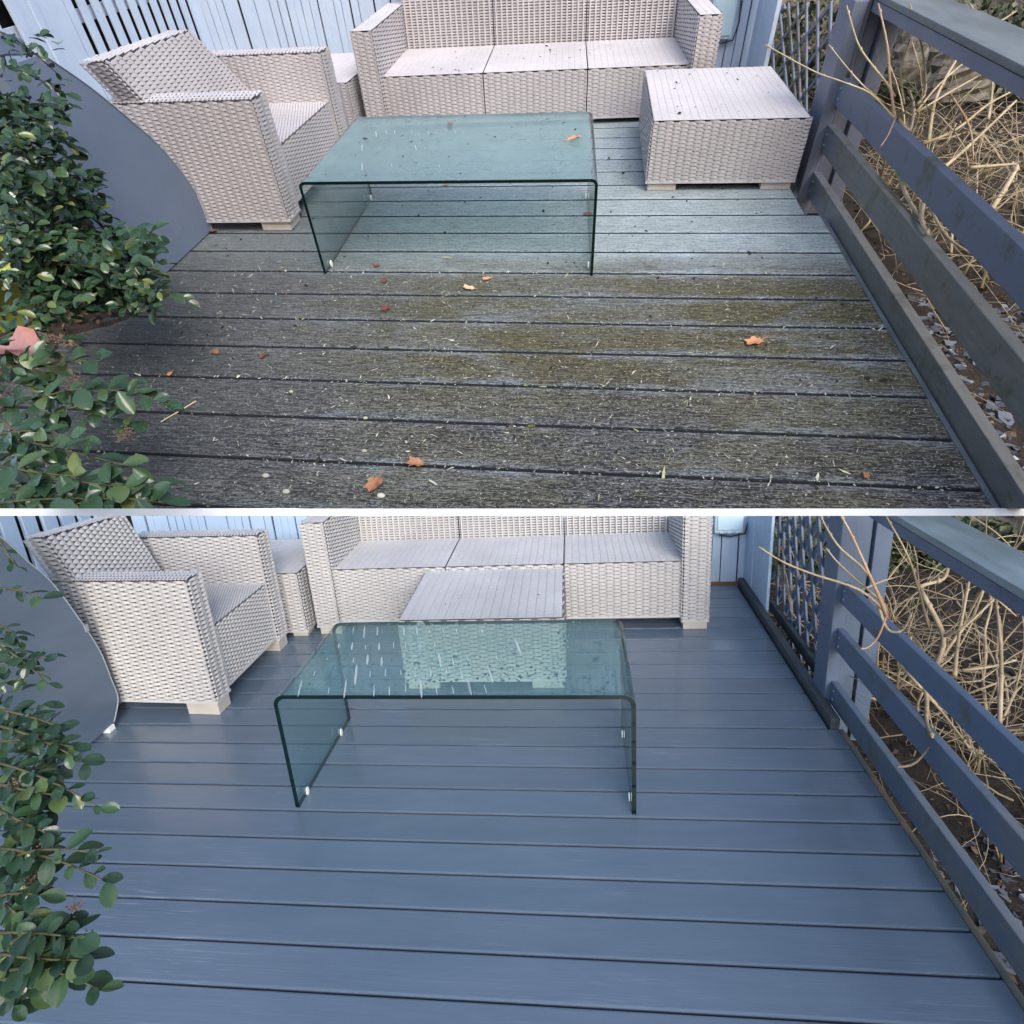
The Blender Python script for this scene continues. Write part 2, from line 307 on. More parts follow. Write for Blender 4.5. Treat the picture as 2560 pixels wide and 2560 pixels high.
def part(mb, name, mats, parent, kind=None, label=None, smooth=False, bevel=0):
    h = HALF[parent.name]; me = mb if isinstance(mb, bpy.types.Mesh) else mkmesh(name, mb, mats, h, smooth)
    if bevel and not isinstance(mb, bpy.types.Mesh):
        bm = bmesh.new(); bm.from_mesh(me); bmesh.ops.bevel(bm, geom=bm.edges[:], offset=bevel * h.s, segments=2, profile=.6, affect='EDGES', clamp_overlap=True); bm.to_mesh(me); bm.free()
    o = bpy.data.objects.new(name, me); col.objects.link(o); HALF[o.name] = h; o.parent = parent
    if kind: o['kind'] = kind
    if label: o['label'] = label
    return o
def thing(h, mb, name, mats, loc=(0, 0, 0), yaw=0, smooth=False, **k):
    return root(h, name, loc, yaw, me=mkmesh(name, mb, mats, h, smooth), **k)

# ------------------------------------------------------------------ woven panels: every stitch is geometry
def stitches(mb, A, Bp, C, D, nc, nr, dep, style='basket'):
    A, Bp, C, D = [np.array(p, float) for p in (A, Bp, C, D)]
    nrm = np.cross(Bp - A, D - A); nrm /= np.linalg.norm(nrm)
    def P(u, v, z): return (A * ((1 - u) * (1 - v))[:, None] + Bp * (u * (1 - v))[:, None] + C * (u * v)[:, None] + D * ((1 - u) * v)[:, None] + nrm * z[:, None])
    V = []
    if style == 'basket':
        ii, jj = np.meshgrid(np.arange(nc + 1), np.arange(nr), indexing='ij'); ii = ii.ravel(); jj = jj.ravel(); ok = (ii + jj) % 2 == 0
        ii = ii[ok]; jj = jj[ok]; cu = ii / nc; cv = (jj + .5) / nr; a = 1.02 / nc; b = 1.0 / nr
        jit = 1 + .08 * np.random.randn(len(ii))
        tpl = [(-1, 0, -.3), (-.26, -.70, .85), (.26, -.70, .85), (1, 0, -.3), (.26, .66, 1.1), (-.26, .66, 1.1)]
        fs = [(0, 1, 5), (1, 2, 4, 5), (2, 3, 4)]
        tpl = [(-.70, -.62, 0), (-.17, -.97, .9), (.17, -.97, .9), (.70, -.62, 0), (.62, -.10, .0), (.15, .90, 1.15), (-.15, .90, 1.15), (-.62, -.10, .0)]
        fs = [(0, 1, 6, 7), (1, 2, 5, 6), (2, 3, 4, 5)]; a = 1. / nc
        for (tx, ty, tz) in tpl:
            u = cu + tx * a; v = cv + ty * b; V.append(P(np.clip(u, 0, 1), np.clip(v, 0, 1), tz * dep * jit))
        k = 8
    elif style == 'ridge':  # upright stake with thin cross strands between
        ii = np.arange(nc); cu = (ii + .5) / nc; a = .17 / nc
        dep = dep * 1.9; tp = [(-1, 0, 0), (-.55, 0, 1), (.55, 0, 1), (1, 0, 0), (1, 1, 0), (.55, 1, 1), (-.55, 1, 1), (-1, 1, 0)]
        for (tx, ty, tz) in tp: V.append(P(cu + tx * a, np.full(len(ii), float(ty)), np.full(len(ii), tz * dep)))
        fs = [(0, 1, 6, 7), (1, 2, 5, 6), (2, 3, 4, 5)]; k = 8
        V = np.stack(V, 1).reshape(-1, 3); mb.arr(V, [tuple(i * k + q for q in f_) for i in range(len(ii)) for f_ in fs])
        V = []; ii, jj = np.meshgrid(np.arange(nc + 1), np.arange(nr), indexing='ij'); ii = ii.ravel(); jj = jj.ravel(); dep = dep * .8
        cu = ii / nc; cv = (jj + .5) / nr; a = .40 / nc; b = .30 / nr; z = dep * (.02 + .22 * np.random.rand(len(ii)))
        for (tx, ty, tz) in [(-1, -1, 0), (1, -1, 0), (1, 0, 1), (-1, 0, 1), (1, 1, 0), (-1, 1, 0)]: V.append(P(np.clip(cu + tx * a, 0, 1), cv + ty * b, z * tz))
        fs = [(0, 1, 2, 3), (3, 2, 4, 5)]; k = 6
    else:                   # flat strips with a groove
        mb.arr(P(np.array([0, 1, 1, 0.]), np.array([0, 0, 1, 1.]), np.full(4, .0 * dep)), [(0, 1, 2, 3)])
        dep = dep * .32; ii, jj = np.meshgrid(np.arange(nc), np.arange(nr), indexing='ij'); ii = ii.ravel(); jj = jj.ravel(); cu = (ii + .5) / nc; a = .5 / nc; z_ = dep * (1 + .12 * np.random.randn(len(ii)))
        for (tx, ty, tz) in [(-1, 0, 0), (-.75, .06, .7), (.75, .06, .7), (1, 0, 0), (1, 1, 0), (.75, .94, .7), (-.75, .94, .7), (-1, 1, 0), (-.7, .5, 1.), (.7, .5, 1.)]: V.append(P(cu + tx * a, (jj + ty) / nr, tz * z_))
        fs = [(0, 1, 8, 6, 7), (1, 2, 9, 8), (8, 9, 5, 6), (2, 3, 4, 5, 9), (0, 3, 2, 1), (6, 5, 4, 7)]; k = 10
    V = np.stack(V, 1).reshape(-1, 3); n = len(ii)
    mb.arr(V, [tuple(i * k + q for q in f_) for i in range(n) for f_ in fs])
def wpart(h, par, name, p, faces, pitch, dep, label=None):
    """woven body: p = 8 corners; faces = {face: style}; stitch sheet is a sub-part of the body"""
    p = [np.array(q, float) for q in p]; cen = sum(p) / 8
    core = MB(); core.hexa([cen + (q_ - cen) * (1 - 1.2 * dep / np.maximum(np.abs(q_ - cen), 3 * dep)) for q_ in p])
    ob = part(core, name, 'core' + h.k, par, label=label)
    q = dict(F=(0, 1, 5, 4), R=(1, 2, 6, 5), K=(2, 3, 7, 6), L=(3, 0, 4, 7), T=(4, 5, 6, 7))
    mb = MB()
    for fc, st in faces.items():
        ids = q[fc[0]]
        A_, B_, C_, D_ = [p[i] for i in ids]
        turn = len(st) > 1 and st[1] == 'turn'
        sty = st[0] if isinstance(st, tuple) else st
        if turn: A_, B_, C_, D_ = B_, C_, D_, A_
        lu = (np.linalg.norm(B_ - A_) + np.linalg.norm(C_ - D_)) / 2; lv = (np.linalg.norm(D_ - A_) + np.linalg.norm(C_ - B_)) / 2
        du = abs(B_ - A_); px = pitch[0] if du[0] > du[1] else pitch[1]
        dv = abs(D_ - A_); pv = pitch[2] if dv[2] > max(dv[0], dv[1]) else pitch[3]
        if du[2] > max(du[0], du[1]): px = pitch[0]
        ft = .62 if (fc == 'T' and sty == 'basket') else 1.
        stitches(mb, A_, B_, C_, D_, max(2, round(lu / px / ft)), max(2, round(lv / pv / (ft if sty != 'slats' else .8))), dep * (.5 if ft < 1 else 1), sty)
    if abs(p[0][2] - p[1][2]) < 1e-6 and p[0][2] < (.25 if h is B else .2):
        z_ = p[0][2]; hb_ = .016 if h is B else .008; ex = dep * .9; V_ = []
        for zz in (z_, z_ + hb_):
            for c_q in p[:4]: w_q = c_q + np.sign(c_q - cen) * ex; w_q[2] = zz; V_.append(w_q)
        mb.add(V_, [(0, 1, 5, 4), (1, 2, 6, 5), (2, 3, 7, 6), (3, 0, 4, 7), (4, 5, 6, 7), (3, 2, 1, 0)])
    me = mkmesh('weave', mb, 'rattan' + h.k, h)
    part(me, 'weave', None, ob, kind='stuff')
    return ob
B.k = 'B'; T.k = 'T'
def bx8(x0, x1, y0, y1, z0, z1): return [(x0, y0, z0), (x1, y0, z0), (x1, y1, z0), (x0, y1, z0), (x0, y0, z1), (x1, y0, z1), (x1, y1, z1), (x0, y1, z1)]
WALL = 'basket'
PIT = {'B': (.052, .052, .0132, .018), 'T': (.027, .05, .0063, .012)}
DEP = {'B': .011, 'T': .0062}
def foot(par, h, x0, x1, y0, y1, z1): mb = MB(); mb.box(x0, x1, y0, y1, .0008, z1); part(mb, 'foot', 'foot' + h.k, par, bevel=.004 * (1 if h is B else .6))

# ---- ottomans / side tables
def ottoman(h, x, y, yaw, wd, d, hg, fz, label, cat='ottoman', name='rattan_ottoman', fw=.2):
    t = root(h, name, (x, y, 0), yaw, label, cat)
    wpart(h, t, 'body', bx8(0, wd, 0, d, fz, hg), dict(F='basket', L='basket', R='basket', T=('slats', 'n')), PIT[h.k], DEP[h.k])
    e = .004
    for i in (0, 1):
        for j in (0, 1):
            fx = wd * fw; fy = d * .16; x0 = e if i == 0 else wd - fx - e; y0 = e if j == 0 else d - fy - e
            foot(t, h, x0, x0 + fx, y0, y0 + fy, fz - .001)
    return t
ottoman(B, -2.319, .639, .008, .944, .70, .466, .055, 'square pale rattan ottoman standing behind the glass table on the clean blue-grey deck')
ottoman(T, -.588, .684, .001, .536, .759, .234, .028, 'weathered rattan ottoman by the railing post on the dirty deck')
ottoman(B, -3.80, 1.297, 0, .565, .70, .50, .035, 'small rattan side table between armchair and sofa on the clean deck', 'side table', 'rattan_side_table')
ottoman(T, -2.26, 1.42, 0, .30, .66, .226, .02, 'small shadowed rattan side table between armchair and sofa above the dirty deck', 'side table', 'rattan_side_table')

# ---- armchairs: local s along front (+x local), rear = +y local
def armchair(h, x, y, yaw, W, D, aw, ha, hs, rs, fz, back, label, flen):
    t = root(h, 'rattan_armchair', (x, y, 0), yaw, label, 'armchair', 'rattan armchairs'); pit = PIT[h.k]
    pit = (pit[1], pit[0], pit[2], pit[3])   # local axes are turned a quarter
    dp = DEP[h.k]
    wpart(h, t, 'arm', bx8(0, aw, 0, D, fz, ha), dict(F='basket', L='basket', R='basket', T='basket'), pit, dp)
    wpart(h, t, 'arm', bx8(W - aw, W, 0, D, fz, ha), dict(F='basket', L='basket', R='basket', T='basket'), pit, dp)
    wpart(h, t, 'seat', bx8(aw + .003, W - aw - .003, max(rs, .012), D * .8, fz + .02, hs), dict(F='basket', T='basket'), (pit[0] * .6, pit[1] * .6, pit[2], pit[3] * .8), dp * .7)
    wpart(h, t, 'backrest', back, dict(F='basket', L='basket', R='basket', T='basket'), (pit[0] * .75, pit[1], pit[2] * 1.15, pit[3]), dp)
    for s0 in (0.004, W - aw * 1.02):
        for r0 in (0.004, D - flen - .004): foot(t, h, s0, s0 + aw * 1.0, r0, r0 + flen, fz - .001)
    return t
def loc_of(h, x, y, yaw, P): d = np.array(P) - np.array([x, y, 0]); c, s = math.cos(yaw), math.sin(yaw); return (c * d[0] + s * d[1], -s * d[0] + c * d[1], d[2])
def backbox(h, x, y, yaw, nb, fb, nt_, ft, th):
    """front face corners near/far bottom, near/far top in plan coordinates; thickness along rear"""
    L = [np.array(loc_of(h, x, y, yaw, p)) for p in (nb, fb, ft, nt_)]; k = np.array([0, th, 0])
    return [L[0], L[1], L[1] + k, L[0] + k, L[3], L[2], L[2] + k, L[3] + k]
ax = (-3.371, .383, 1.537)
armchair(B, *ax, .821, .92, .112, .857, .513, .0, .085, backbox(B, *ax, (-3.98, .49, .45), (-4.0, 1.07, .45), (-4.13, .385, 1.125), (-4.17, 1.00, 1.055), .13),
         'light rattan armchair on the clean blue-grey deck beside the curved slate cover', .2)
ax = (-1.885, .318, 1.585)
armchair(T, *ax, .795, .52, .100, .408, .243, .0, .034, backbox(T, *ax, (-2.2, .42, .2), (-2.2, 1.06, .2), (-2.30, .275, .525), (-2.31, .83, .515), .08),
         'weathered rattan armchair on the dirty deck beside the grey fabric cover', .11)

# ---- sofas
def sofa(h, x, y, yaw, W, aw, hs, ha, rs, D, s1, s2, fz, bth, hb, fh, label):
    t = root(h, 'rattan_sofa', (x, y, 0), yaw, label, 'sofa', 'three seat rattan sofas'); q_ = 1. if h is B else 1.24; pit = [a_ * q_ for a_ in PIT[h.k]]; dp = DEP[h.k]
    for a in (0, W - aw):
        wpart(h, t, 'arm', bx8(a, a + aw, 0, D + bth, fz, ha), dict(F='basket', L='basket', R='basket', T='slats'), (pit[0] * .9, pit[1], pit[2], pit[3]), dp)
        foot(t, h, a + .004, a + aw * 1.0, .004, aw * 1.1, fz - .001); foot(t, h, a + .004, a + aw * 1.0, D, D + aw, fz - .001)
    gp = .004 * (1 if h is B else .6); xs = [aw + gp, s1, s2, W - aw - gp]; p2 = (pit[0] * .92, pit[1], pit[2], pit[3])
    for i in range(3):
        a, b = xs[i] + (gp if i else 0), xs[i + 1] - (gp if i < 2 else 0)
        wpart(h, t, 'seat', bx8(a, b, rs, D - .004, fh, hs), dict(F=('basket', 'n'), T=('slats', 'n')), p2, dp)
        tl = .0; Bk = [(a, D, hs - .03), (b, D, hs - .03), (b, D + bth, hs - .03), (a, D + bth, hs - .03), (a, D + .06, hb), (b, D + .06, hb), (b, D + bth, hb), (a, D + bth, hb)]
        wpart(h, t, 'backrest', Bk, dict(F=('ridge', 'n'), T='slats'), (pit[0] * .88, pit[1], pit[2] * 1.5, pit[3]), dp)
    return t
sofa(B, -3.157, 1.321, .003, 2.736, .163, .498, .858, .026, .584, .972, 1.786, .06, .14, 1.02, .085, 'three seat rattan sofa against the pale fence on the clean deck, right foot showing')
sofa(T, -1.910, 1.474, .044, 1.631, .093, .222, .404, .053, .666, .578, 1.069, .03, .12, .61, .022, 'three seat rattan sofa behind the dew covered glass table on the dirty deck')

# ------------------------------------------------------------------ glass tables
def glass_table(h, x0, x1, y0, y1, hg, shear, r, th, label, pads, mt):
    t = root(h, 'glass_coffee_table', ((x0 + x1) / 2, y0, 0), 0, label, 'table', 'bent glass coffee tables'); cx = (x0 + x1) / 2
    def path(o):
        P = [(x0 + o, 0.001), (x0 + o, hg - r)]
        for k in range(1, 9): a = math.pi - math.pi / 2 * k / 8; P.append((x0 + r + (r - o) * math.cos(a), hg - r + (r - o) * math.sin(a)))
        for k in range(0, 9): a = math.pi / 2 - math.pi / 2 * k / 8; P.append((x1 - r + (r - o) * math.cos(a), hg - r + (r - o) * math.sin(a)))
        P.append((x1 - o, 0.001)); return P
    O = path(0); I = path(th); n = len(O); V = []
    for (yy) in (y0, y1):
        for L in (O, I):
            for (a, z) in L: V.append((a - cx + shear * (yy - y0), yy - y0, z))
    # sides
    for nm, rng, mat_ in (('glass_side', range(0, 9), 'glass' + h.k), ('glass_top', range(9, 10), 'glass' + h.k + 'top'), ('glass_side', range(10, n - 1), 'glass' + h.k)):
        mb = MB(); F = []
        for i in rng: F += [(i, i + 1, 2 * n + i + 1, 2 * n + i), (n + i + 1, n + i, 3 * n + i, 3 * n + i + 1)]
        use = sorted({k for f_ in F for k in f_}); mp = {k: i for i, k in enumerate(use)}
        mb.add([V[k] for k in use], [tuple(mp[k] for k in f_) for f_ in F]); part(mb, nm, mat_, t, smooth=False)
    mb = MB(); F = []
    for i in range(n - 1): F += [(i, n + i, n + i + 1, i + 1), (2 * n + i, 2 * n + i + 1, 3 * n + i + 1, 3 * n + i)]
    F += [(0, 2 * n, 3 * n, n), (n - 1, 2 * n - 1, 4 * n - 1, 3 * n - 1)]
    mb.add(V, F); part(mb, 'polished_edge', 'gedge', t)
    for (sx, yy) in pads:
        mb = MB(); k = .011 * (1.5 if h is B else .8); xx = (x0 + th + .003 if sx < 0 else x1 - th - .003) - cx + shear * yy
        for j in range(1): 
            ring = [(xx + (.004 if sx < 0 else -.004) * q, yy + k * math.cos(a) * .8, k * 1.3 + k * 1.3 * math.sin(a)) for q in (0, 1) for a in [2 * math.pi * i / 10 for i in range(10)]]
            mb.add(ring, [tuple((i, (i + 1) % 10, 10 + (i + 1) % 10, 10 + i)) for i in range(10)] + [tuple(range(10)), tuple(range(19, 9, -1))])
        part(mb, 'foot_pad', 'pad', t)
    return t
glass_table(B, -2.603, -1.062, -.284, .36, .601, .010, .055, .019, 'wet clear glass coffee table with bent sides on the clean blue-grey deck', [(-1, .08), (-1, .5), (1, .08), (1, .5)], 'B')
glass_table(T, -1.650, -.778, -.017, .64, .277, -.041, .018, .0085, 'glass coffee table with bent sides clouded by dew on the dirty deck', [(-1, .05), (-1, .62), (1, .05), (1, .62)], 'T')

# ------------------------------------------------------------------ decks
def clip_poly(P, keep):  # keep(p)>0
    out = []
    for i in range(len(P)):
        a, b = P[i], P[(i + 1) % len(P)]; da, db = keep(a), keep(b)
        if da > 0: out.append(a)
        if da * db < 0: t_ = da / (da - db); out.append((a[0] + t_ * (b[0] - a[0]), a[1] + t_ * (b[1] - a[1])))
    return out
def plank(h, par, x0, x1, y0, y1, th, m):
    mb = MB(); mb.box(x0, x1, y0, y1, -th, 0); o = part(mb, 'plank', [m, 'boardside'], par, bevel=.0065 if h is B else .0026)
    for p_ in o.data.polygons:
        p_.use_smooth = False
        if h is T and abs(p_.normal[1]) > .95: p_.material_index = 1
def deck(h, k0, k1, xl, xfun, gap, m):
    mb = MB(); yb, yf = -.15 * k1, -.15 * k0; mb.box(xl - .05, -.09, yb, yf, -.10, -.045)
    d = thing(h, mb, 'deck', 'subframe', kind='structure')
    for k in range(k0, k1):
        yy1 = -.15 * k; yy0 = -.15 * (k + 1); x1 = xfun((yy0 + yy1) / 2)
        plank(h, d, xl, x1, yy0 + gap / 2, yy1 - gap / 2, .035, m)
    return d
deck(B, -14, 9, -5.6, lambda y: .0 if y < .32 else -.045, .009, 'deckB')
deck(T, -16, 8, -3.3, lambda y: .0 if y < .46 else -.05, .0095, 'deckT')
def simple(h, name, m, box, label, cat, bevel=.004, yaw=0, kind=None):
    mb = MB(); x0, x1, y0, y1, z0, z1 = box; cx, cy = (x0 + x1) / 2, (y0 + y1) / 2; mb.box(x0 - cx, x1 - cx, y0 - cy, y1 - cy, z0, z1)
    me = mkmesh(name, mb, m, h)
    if bevel:
        bm = bmesh.new(); bm.from_mesh(me); bmesh.ops.bevel(bm, geom=bm.edges[:], offset=bevel * h.s, segments=2, profile=.6, affect='EDGES'); bm.to_mesh(me); bm.free()
    return root(h, name, (cx, cy, 0), yaw, label, cat, kind=kind, me=me)
simple(B, 'deck_edge_board', 'edgeB', (.003, .030, -3.0, .30, -.12, -.004), 'green-brown edge board closing the right end of the clean deck', 'edge board')
simple(T, 'deck_edge_board', 'edgeT', (.002, .015, -3.0, .44, -.12, -.002), 'grey edge board closing the right end of the dirty deck', 'edge board', .002)
simple(B, 'kerb_board', 'kerb', (-.035, .01, .30, 2.04, -.05, .055), 'dark wet kerb board along the trellis side of the clean deck', 'kerb board')
simple(T, 'kerb_board', 'kerb', (-.045, -.02, .74, 2.29, -.05, .02), 'dark kerb board behind the weathered ottoman', 'kerb board', .002)

# ------------------------------------------------------------------ railings
def rail_set(h, post, rails, cap, mp, mr, mc, lab, y_end, px):
    t = root(h, 'deck_railing', (px[0], post, 0), 0, lab, 'railing'); X = px
    def bxp(nm, m, b, bv=.004, label=None): mb = MB(); mb.box(b[0] - X[0], b[1] - X[0], b[2] - post, b[3] - post, b[4], b[5]); return part(mb, nm, m, t, bevel=bv, label=label)
    w_ = X[1] - X[0]; zt = cap[4] - .002; k = 1 if h is B else .5
    bxp('post_board', mp, (X[0], X[0] + w_ * .26, post, post + .15, -.22 * k, zt))
    bxp('post_board', mp, (X[0] + w_ * .27, X[0] + w_ * .36, post + .012, post + .06, -.22 * k, zt))
    bxp('post_board', mp, (X[0] + w_ * .37, X[0] + w_ * .63, post + .028, post + .07, -.22 * k, zt))
    bxp('post_board', mp, (X[0] + w_ * .67, X[1], post + .012, post + .07, -.22 * k, zt))
    for (z0, z1) in rails:
        for dz in (.3, .7):
            mb = MB(); n_ = 8; zc = z0 + (z1 - z0) * dz; rb = .006 * (1 if h is B else .6); xx = X[0] + cap[6]
            V_ = [(xx - X[0] - q_ * .003, -.035 * (1 if h is B else .8) + rb * math.cos(6.283 * i / n_), zc + rb * math.sin(6.283 * i / n_)) for q_ in (0, 1) for i in range(n_)]
            mb.add(V_, [(i, (i + 1) % n_, n_ + (i + 1) % n_, n_ + i) for i in range(n_)] + [tuple(range(n_, 2 * n_))]); part(mb, 'bolt', 'greyplastic', t)
    for i, (z0, z1) in enumerate(rails): bxp('rail', mr[i], (X[0] + cap[6], X[0] + cap[6] + cap[7], y_end, post + .004, z0, z1), .006 * k)
    bxp('handrail', mc, (cap[0], cap[1], y_end, cap[3], cap[4], cap[5]), .006 * k)
    bxp('handrail_fascia', mp, (cap[0] + .004, cap[0] + .03 * k, y_end, cap[3] - .1, cap[4] - cap[8], cap[4] - .002), .003 * k)
    return t
wr = [worn_rail('worn_blue_rail_a', (.10, .14, .215), 1, -.8, -2.6), worn_rail('worn_blue_rail_b', (.095, .13, .195), 1, .1, -1.6), worn_rail('worn_blue_rail_c', (.09, .125, .18), 1, .2, -1.5)]
wt = [worn_rail('worn_violet_rail_a', (.14, .16, .22), 2.5, -2.0, -9), worn_rail('worn_violet_rail_b', (.135, .15, .195), 2.2, 2.4, -1.8), worn_rail('worn_violet_rail_c', (.135, .15, .195), 2.2, 2.0, -2.6)]
rail_set(B, .48, [(.612, .725), (.345, .468), (.030, .157)], (.045, .245, None, .62, 1.16, 1.19, .028, .034, .05), 'railB', wr, 'capB',
         'slate blue deck railing with three rails and weathered flat handrail beside the clean deck', -2.9, (.0, .245))
rail_set(T, .72, [(.262, .338), (.122, .203), (-.030, .050)], (.045, .20, None, .82, .54, .556, .03, .028, .03), 'railT', wt, 'capT',
         'violet grey deck railing with three worn rails beside the dirty deck', -2.6, (-.008, .158))

# ------------------------------------------------------------------ fences
def slat_fence(h, name, m, pl, a0, a1, z1, step, wdt, th, tilt, label, axis='x', base=None, seed=1, zgap=None):
    """vertical slats, each a part; pl = plane position; axis the run direction"""
    rnd = random.Random(seed); loc = (a0, pl, 0) if axis == 'x' else (pl, a0, 0); t = root(h, name, loc, 0, label, 'fence')
    sgn = 1 if a1 > a0 else -1; n = round(abs(a1 - a0) / step); step = abs(a1 - a0) / n; z0 = -.02
    for i in range(n):
        c = sgn * (i + .5) * step; d0 = rnd.uniform(-tilt, tilt); d1 = rnd.uniform(-tilt, tilt); w0 = wdt * rnd.uniform(.92, 1.06) / 2; w1 = wdt * rnd.uniform(.86, 1.0) / 2; o = rnd.uniform(-.004, .004) * (1 if h is B else .6)
        mb = MB()
        if axis == 'x': P = [(c + d0 - w0, o, z0), (c + d0 + w0, o, z0), (c + d0 + w0, th + o, z0), (c + d0 - w0, th + o, z0), (c + d1 - w1, o, z1), (c + d1 + w1, o, z1), (c + d1 + w1, th + o, z1), (c + d1 - w1, th + o, z1)]
        else: P = [(o, c + d0 - w0, z0), (o, c + d0 + w0, z0), (-th + o, c + d0 + w0, z0), (-th + o, c + d0 - w0, z0), (o, c + d1 - w1, z1), (o, c + d1 + w1, z1), (-th + o, c + d1 + w1, z1), (-th + o, c + d1 - w1, z1)]
        mb.hexa(P); part(mb, 'slat', m, t, bevel=.002)
    mb = MB(); A, Bq = sorted((0, a1 - a0))
    if axis == 'x': mb.box(A - .1, Bq + .01, th + .03, th + .05, -.05, z1)
    else: mb.box(-th - .05, -th - .03, A - .1, Bq + .1, -.05, z1)
    part(mb, 'gap_dark_sheet', 'black', t)  # added near-black sheet standing for the dark beyond the slats
    if base:
        for (b0, b1) in base:
            mb = MB()
            if axis == 'x': mb.box(A, Bq, th + .006, th + .02, b0, b1)
            else: mb.box(-th - .02, -th - .006, A, Bq, b0, b1)
            part(mb, 'rail', m, t)
    return t
# lower terrace
slat_fence(B, 'slatted_fence', 'fenceB', 2.06, -5.02, .03, 1.1, .066, .062, .02, .008, 'pale blue slatted fence running behind the sofa on the clean deck', 'x', seed=3)
slat_fence(B, 'slatted_fence', 'fenceB', -5.05, 2.04, -1.0, 1.6, .155, .105, .03, .003, 'pale blue slatted fence on the left behind the light rattan armchair', 'y', [(0, .5)], seed=4)
slat_fence(T, 'slatted_fence', 'fenceT', 2.32, -3.09, .02, 1.0, .046, .043, .012, .0055, 'pale lilac slatted fence running behind the sofa above the dirty deck', 'x', seed=5)
# small corner panels and bases
def corner_panel(h, m, x, ys, z1, label):
    t = root(h, 'side_panel', (x, ys[0][0], 0), 0, label, 'fence panel')
    for (a, b, o) in ys:
        mb = MB(); mb.box(o, o + .02, a - ys[0][0], b - ys[0][0], -.05, z1); part(mb, 'board', m, t, bevel=.003)
corner_panel(B, 'fenceB', .01, [(1.86, 2.055, 0), (1.64, 1.85, .004), (1.50, 1.63, 0)], 1.1, 'pale blue corner panel of three boards beside the trellis on the clean deck')
corner_panel(T, 'fenceT', .005, [(2.16, 2.30, 0), (2.0, 2.15, .004), (1.86, 1.99, 0)], 1.0, 'pale lilac corner panel of three boards beyond the weathered ottoman')
simple(B, 'timber_strip', 'rust', (-.32, -.005, 2.030, 2.055, .0, .018), 'orange wet timber strip at the foot of the corner fence', 'timber strip', .002)

# upper left fence: wide slats with rectangular openings
def opening_fence():
    px_ = -2.645; t = root(T, 'open_slat_fence', (-3.09, .930, 0), 0, 'pale lilac fence with rows of dark rectangular openings and wide post, upper left', 'fence'); y_ = .4
    K = 1.24; fx = lambda v: -.79 + K * (v + .79); fy = lambda v: -1.808 + K * (v + 1.808); fz = lambda v: max(-.02, .869 + K * (v - .869))
    def bb(nm, m, x0, x1, y0, y1, z0, z1, bv=.002): mb = MB(); mb.box(fx(x0) - fx(px_), fx(x1) - fx(px_), fy(y0) - fy(y_), fy(y1) - fy(y_), fz(z0), fz(z1)); part(mb, nm, m, t, bevel=bv)
    st = .0745; y0 = .675
    for i in range(-10, 13):
        yy = y0 + i * st
        if .36 < yy < .66: continue
        bb('slat', 'fenceT', px_ - .006, px_ + .004, yy + .002, yy + .044, -.02, 1.05)
        bb('slat', 'fenceT', px_ - .018, px_ - .010, yy + .043, yy + .056, -.02, 1.05, .001)
    for z0, z1 in ((-.02, .06), (.30, .345), (.558, .598), (.665, .70), (.80, .84)): bb('cross_rail', 'fenceT', px_ - .030, px_ - .020, -.3, y0 + 13 * st - .002, z0, z1)
    bb('wide_board', 'fenceT', px_ - .004, px_ + .008, .535, .668, -.02, 1.05)
    bb('wide_board', 'fenceT', px_ - .002, px_ + .014, .500, .532, -.02, 1.05)
    bb('wide_board', 'fenceT', px_ - .006, px_ + .006, .455, .497, -.02, 1.05)
    bb('wide_board', 'fenceT', px_ - .004, px_ + .010, .415, .452, -.02, 1.05)
    bb('gap_dark_sheet', 'black', px_ - .07, px_ - .06, -.6, 1.6, -.05, 1.05, 0)  # added sheet standing for the dark behind the openings
opening_fence()

# junction boxes + cable
def jbox(h, c, wv, z0, z1, label):
    t = root(h, 'junction_box', c, 0, label, 'junction box'); k = 1 if h is B else .55
    mb = MB(); mb.box(0, wv, -.05 * k, 0, z0, z1); part(mb, 'housing', 'box', t, bevel=.015 * k)
    mb = MB(); mb.box(wv * .08, wv * .92, -.062 * k, -.051 * k, z0 + .03 * k, z1 - .01); part(mb, 'lid', 'box', t, bevel=.006 * k)
    for q in (.22, .5, .78): mb = MB(); mb.box(wv * q - .012 * k, wv * q + .012 * k, -.060 * k, -.0505 * k, z0 + .006 * k, z0 + .018 * k); part(mb, 'clip', 'box', t)
    mb = MB(); mb.tube([(wv + .002, -.02 * k, z1), (wv + .05 * k, -.02 * k, z0 + .12 * k), (wv + .02 * k, -.03 * k, z0 - .01 * k), (wv * .6, -.02 * k, z0 - .035 * k), (wv * .2, -.02 * k, z0 - .02 * k)], .007 * k); part(mb, 'cable', 'cable', t, smooth=True)
jbox(B, (-.235, 2.05, 0), .21, .440, .75, 'pale blue junction box on the fence corner right of the sofa above the clean deck')
jbox(T, (-.226, 2.31, 0), .125, .194, .50, 'pale blue junction box on the fence right of the sofa above the dirty deck')

